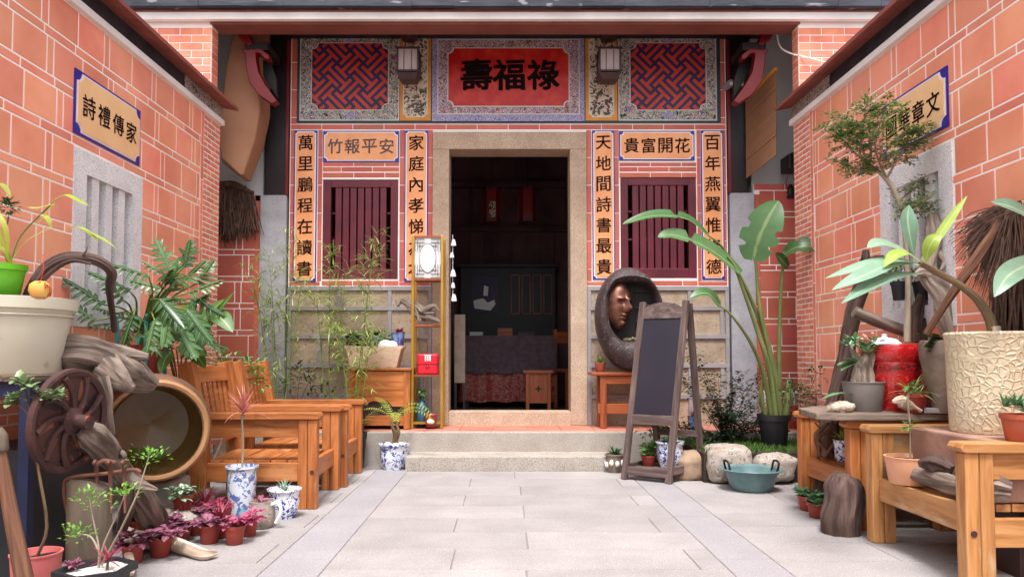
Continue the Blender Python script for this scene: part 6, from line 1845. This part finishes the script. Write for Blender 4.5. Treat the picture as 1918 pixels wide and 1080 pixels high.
drift('driftwood_stub', 'mossy broken driftwood stub standing beside the slender tree trunk', [P(1712, 640, 4.36), P(1714, 600, 4.36), P(1722, 570, 4.36), P(1727, 552, 4.36)], [.045, .04, .025, .02], 'driftwood_dark', .35, 14, 7, extra=(([P(1728, 640, 4.35), P(1732, 610, 4.35), P(1733, 596, 4.35)], [.03, .025, .012]),))
for px, lab in ((1687, 'small black pot hung on the right window, left one'), (1728, 'small black pot hung on the right window, right one')):
    cc = P(px, 562, 4.40); t, zs = potted('hanging_pot', lab, 'hanging pot', (cc.x, cc.y, cc.z), .055, .11, 'plastic_black', 'taper', 'soil', 'black pots hung on the window')
    a = M(); bush(a, (0, 0, .15), (.08, .06, .05), 90, .03, .009); PT('leaves', a, 'leaf_green', t)
    a = M(); a.tube([(-.05, 0, .1), (0, .0, .24), (.05, 0, .1)], .002, 5, step=4); PT('wire', a, 'black_metal', t)
# cream crackle pot with plumeria
c = V(2.262, 3.44, .60)
t = T('cream_pot', 'large cream crackle glazed pot with broad leaved tree', 'potted tree', c)
a = M(); a.lathe([(0, 0), (.172, 0), (.178, .012), (.184, .2), (.19, .43), (.196, .452), (.19, .462), (.178, .45), (.172, .40), (0, .40)], 48); PT('pot', a, 'cream_crackle', t)
a = M(); a.lathe([(.174, .408), (.1, .415), (0, .42)], 20, rough=.1); PT('soil', a, 'soil', t)
st, lv = M(), M()
trunk = [(1862, 640), (1855, 600), (1830, 560), (1795, 532), (1755, 510), (1722, 492)]
st.tube([P(p[0], p[1], 3.42) for p in trunk], [.026, .024, .020, .017, .016, .013], 10, step=6, rough=.1)
st.tube([P(1930, 640, 3.42), P(1922, 600, 3.4), P(1940, 540, 3.38), P(1950, 500, 3.36)], [.02, .018, .016, .012], 9, step=5, rough=.1)
PL = lambda t: math.sin(math.pi * min(1, .03 + t * .97) ** 1.25) ** .85
def pleaf(mm, l, ys, W, up=(0, -.6, .8)): mm.blade(px3(l, ys), W, up, PL, 6, .22)
Yp = 3.42
pleaf(lv, [(1728, 492), (1690, 470), (1650, 456), (1624, 464)], [3.42, 3.38, 3.34, 3.3], .042)
pleaf(lv, [(1722, 494), (1680, 488), (1620, 498), (1546, 521)], [3.42, 3.34, 3.28, 3.22], .034)
pleaf(lv, [(1724, 496), (1670, 494), (1620, 515), (1558, 543)], [3.40, 3.3, 3.2, 3.15], .042)
pleaf(lv, [(1730, 512), (1680, 516), (1630, 535), (1576, 568)], [3.40, 3.3, 3.2, 3.12], .034)
pleaf(lv, [(1712, 478), (1704, 440), (1700, 410), (1703, 384)], [3.42, 3.40, 3.40, 3.42], .044, (.1, -1, .1))
new = M()
pleaf(new, [(1733, 484), (1750, 455), (1780, 410), (1812, 366)], [3.42, 3.42, 3.42, 3.42], .02, (-.5, -1, .2))
pleaf(new, [(1735, 492), (1738, 470), (1748, 450), (1762, 440)], [3.40, 3.36, 3.34, 3.34], .032, (-.4, -1, .3))
pleaf(new, [(1728, 494), (1700, 475), (1676, 478), (1655, 500)], [3.38, 3.3, 3.26, 3.22], .03)
pleaf(lv, [(1960, 470), (1935, 490), (1890, 515), (1862, 556)], [3.36, 3.3, 3.2, 3.15], .052, (-.5, -1, .3))
pleaf(lv, [(1965, 440), (1935, 410), (1895, 388), (1856, 378)], [3.36, 3.3, 3.24, 3.2], .045, (.2, -.8, .5))
PW('trunk', st, 'stem_brown', t); PW('leaves', lv, 'leaf_plum', t); PW('new_leaves', new, 'leaf_plum_new', t)
drift('driftwood_piece', 'pale bone coloured driftwood knob on the cream pot soil', [P(1872, 645, 3.35), P(1868, 628, 3.35), P(1866, 612, 3.36)], [.014, .012, .018], 'driftwood_pale', .2, 10, 5)
# branch and palm fibre coat on the right wall
drift('branch', 'bare brown branch slanting in front of palm fibre cape', [P(1735, 625, 3.72), P(1795, 532, 3.6), P(1830, 482, 3.56), P(1862, 435, 3.54), P(1880, 408, 3.53), P(1894, 412, 3.55), P(1896, 440, 3.58), P(1888, 470, 3.6)], [.016, .02, .021, .019, .022, .02, .013, .006], 'driftwood_brown', .2, 12, 7, 4)
t = T('fibre_cape', 'large brown palm fibre cape spread on the right wall', 'cape', P(1885, 560, 3.6))
a = M()
top = WX(1905, 395, 2.42)
for i in range(620):
    f = rng.random(); an = R(178 + f * 105)                      # fan spreading along the wall
    d = V(-.08, -math.cos(an) * 1.0 * -1 * -1, 0)
    yy, zz = math.cos(an), math.sin(an)
    d = V(U(-.14, .02), -yy, zz)
    l = U(.22, .36); p0 = top + V(U(-.05, 0), U(-.05, .05), U(-.04, .04))
    a.blade([p0, p0 + d * l * .6, p0 + d * l + V(U(-.03, 0), 0, -U(.02, .09))],   .0034, (-1, U(-.4, .4), U(-.4, .4)), lambda t: 1 - .5 * t, 2, .2)
PW('fibres', a, 'fibre_tan', t)
a = M(); top2 = WX(1915, 520, 2.38)
for i in range(500):
    p0 = top2 + V(U(-.06, .02), U(-.2, .14), U(-.03, .03)); l = U(.22, .42)
    d = V(U(-.1, .05), U(-.22, .22), -1)
    a.blade([p0, p0 + d * l * .5, p0 + d * l], .005, (-1, U(-.5, .5), 0), lambda t: 1 - .4 * t, 2, .2)
PW('lower_fibres', a, 'fibre_brown', t)
# small things on the plank and chairs
def spider(c, r, h, lab, n=26):
    t, zs = potted('spider_plant', lab, 'potted plant', c, r, h, 'plastic_brick', 'taper', 'soil', 'striped spider plants on the plank')
    a = M(); rosette(a, (0, 0, zs), n, .16, .008, 5, 80, 1.0, 5, .008, LANCE, .3); PT('leaves', a, 'leaf_spider', t)
spider(V(P(1714, 767, 4.03).x, 4.05, zp), .075, .105, 'striped spider plant in brown pot in front of red glazed pot')
spider(V(P(1762, 758, 3.99).x, 4.10, zp + .03), .06, .11, 'striped spider plant in brown pot against the cream pot', 18)
a = M(); a.box((2.26, 4.0, zp), (2.46, 4.2, zp + .028)); SOLO('slab', a, 'joint_grey', 'small grey slab under spider plant on the plank', 'slab', None, .004)
drift('driftwood_piece', 'small black and white driftwood piece lying on front of plank', [P(1672, 752, 4.02), P(1688, 750, 4.02), P(1705, 760, 4.02), P(1726, 770, 4.0)], [.008, .036, .028, .012], 'driftwood_pale', .3, 12, 6, 6)
t, zs = potted('potted_succulent', 'dark green succulent in orange pot on right chair armrest', 'potted plant', V(P(1912, 815, 3.10).x, 3.10, .60), .075, .11, 'terracotta')
a = M()
for k in range(7): rosette(a, (U(-.05, .05), U(-.05, .05), zs + U(0, .05)), 12, .07, .010, 10, 80, .3, 3, .008, LANCE, .35)
PT('leaves', a, 'leaf_succ', t)
a = M(); a.box((2.03, 3.12, .338), (2.44, 3.72, .599)); SOLO('wood_block', a, 'block_brown', 'pinkish brown wooden block on chair seat under the cream pot', 'block', None, .01)
c = P(1718, 890, 3.52); 
t, zs = potted('potted_sapling', 'thin stemmed sapling in beige pot on the pine chair seat', 'potted plant', (1.97, 3.62, .336), .115, .13, 'plastic_beige', 'plain')
st, lv = M(), M(); st.tube([(0, 0, .1), (.003, 0, .25), (-.004, 0, .38), (.006, 0, .48)], .0045, 7, step=4)
for z in (.27, .29, .44, .47):
    for k in range(5): lv.leaf((0, 0, z), (U(-1, 1), U(-1, .3), U(-.1, .8)), U(.05, .09), .013, bend=.7, n=3, prof=BROAD)
PT('stem', st, 'stem_grey', t); PT('leaves', lv, 'leaf_green', t)
drift('driftwood_log', 'pale cut log lying on the pine chair seat behind its front rail', [(1.975, 3.64, .395), (1.97, 3.45, .395), (1.965, 3.3, .39), (1.98, 3.16, .385)], [.044, .05, .046, .03], 'driftwood', .15, 14, 6)
drift('driftwood_log', 'hollow dark driftwood piece on far end of the pine chair seat', [(1.93, 3.84 - .06, .372), (2.0, 3.74, .38), (2.16, 3.72, .385)], [.035, .045, .03], 'driftwood_dark', .35, 14, 6)
drift('driftwood_log', 'small dark twisted driftwood piece against beige pot on the pine chair', [(1.90, 3.42, .46), (1.94, 3.36, .47), (1.98, 3.3, .45)], [.012, .04, .02], 'driftwood_dark', .4, 12, 6)
drift('driftwood_log', 'bumpy grey driftwood piece beside wooden block on the pine chair', [(2.0, 3.14, .40), (2.03, 3.10, .41), (2.08, 3.07, .40)], [.03, .06, .045], 'driftwood', .4, 14, 6, 6)
a = M(); a.box((2.08, 3.62, .336), (2.4, 3.76, .46)); SOLO('red_tray', a, 'maroon', 'dark red tray in shadow behind the beige pot on chair', 'tray', None, .006)
t, zs = potted('small_potted_plant', 'blue and white pot with green sprig on the low orange-brown chair seat', 'potted plant', (2.06, 4.52, .316), .062, .13, 'blue_white', 'plain')
a = M(); rosette(a, (0, 0, zs), 22, .09, .012, 20, 85, .5, 3, .01, BROAD); PT('leaves', a, 'leaf_yellow', t)
drift('driftwood_twigs', 'bundle of dry brown twigs on the low chair seat beside blue pot', [(1.98, 4.6, .33), (2.0, 4.62, .42), (2.02, 4.63, .5)], [.03, .02, .01], 'driftwood_brown', .3, 10, 5, extra=[([(2.0 + U(-.06, .04), 4.6 + U(-.05, .08), .33), (1.98 + U(-.07, .07), 4.6 + U(-.05, .08), .45), (2.0 + U(-.1, .1), 4.6, .54)], [.009, .007, .004]) for k in range(7)])
for k, (px, py, lab) in enumerate(((1532, 968, 'green leafy succulent in brown pot on paving, nearest the stump'), (1514, 955, 'green leafy succulent in brown pot behind another on paving'))):
    t, zs = potted('potted_succulent', lab, 'potted plant', G(px, py), .062, .09, 'plastic_brick', 'taper', 'soil', 'succulents by the low chair leg')
    a = M()
    for q in range(5): rosette(a, (U(-.045, .045), U(-.045, .045), zs + U(0, .03)), 10, .062, .022, 5, 60, .4, 3, .01, BROAD)
    PT('leaves', a, 'leaf_succ', t)
a = M(); c = G(1587, 1000)
a.tube([(c.x - .01, c.y + .02, -.01), (c.x - .02, c.y + .02, .07), (c.x, c.y + .03, .17), (c.x + .01, c.y + .04, .25), (c.x + .015, c.y + .05, .295), (c.x + .02, c.y + .05, .315)], [.08, .09, .084, .072, .05, .018], 18, rough=.36, step=5, freq=5)
SOLO('tree_stump', a, 'driftwood_dark', 'small weathered tree stump on paving between the right chairs', 'stump')
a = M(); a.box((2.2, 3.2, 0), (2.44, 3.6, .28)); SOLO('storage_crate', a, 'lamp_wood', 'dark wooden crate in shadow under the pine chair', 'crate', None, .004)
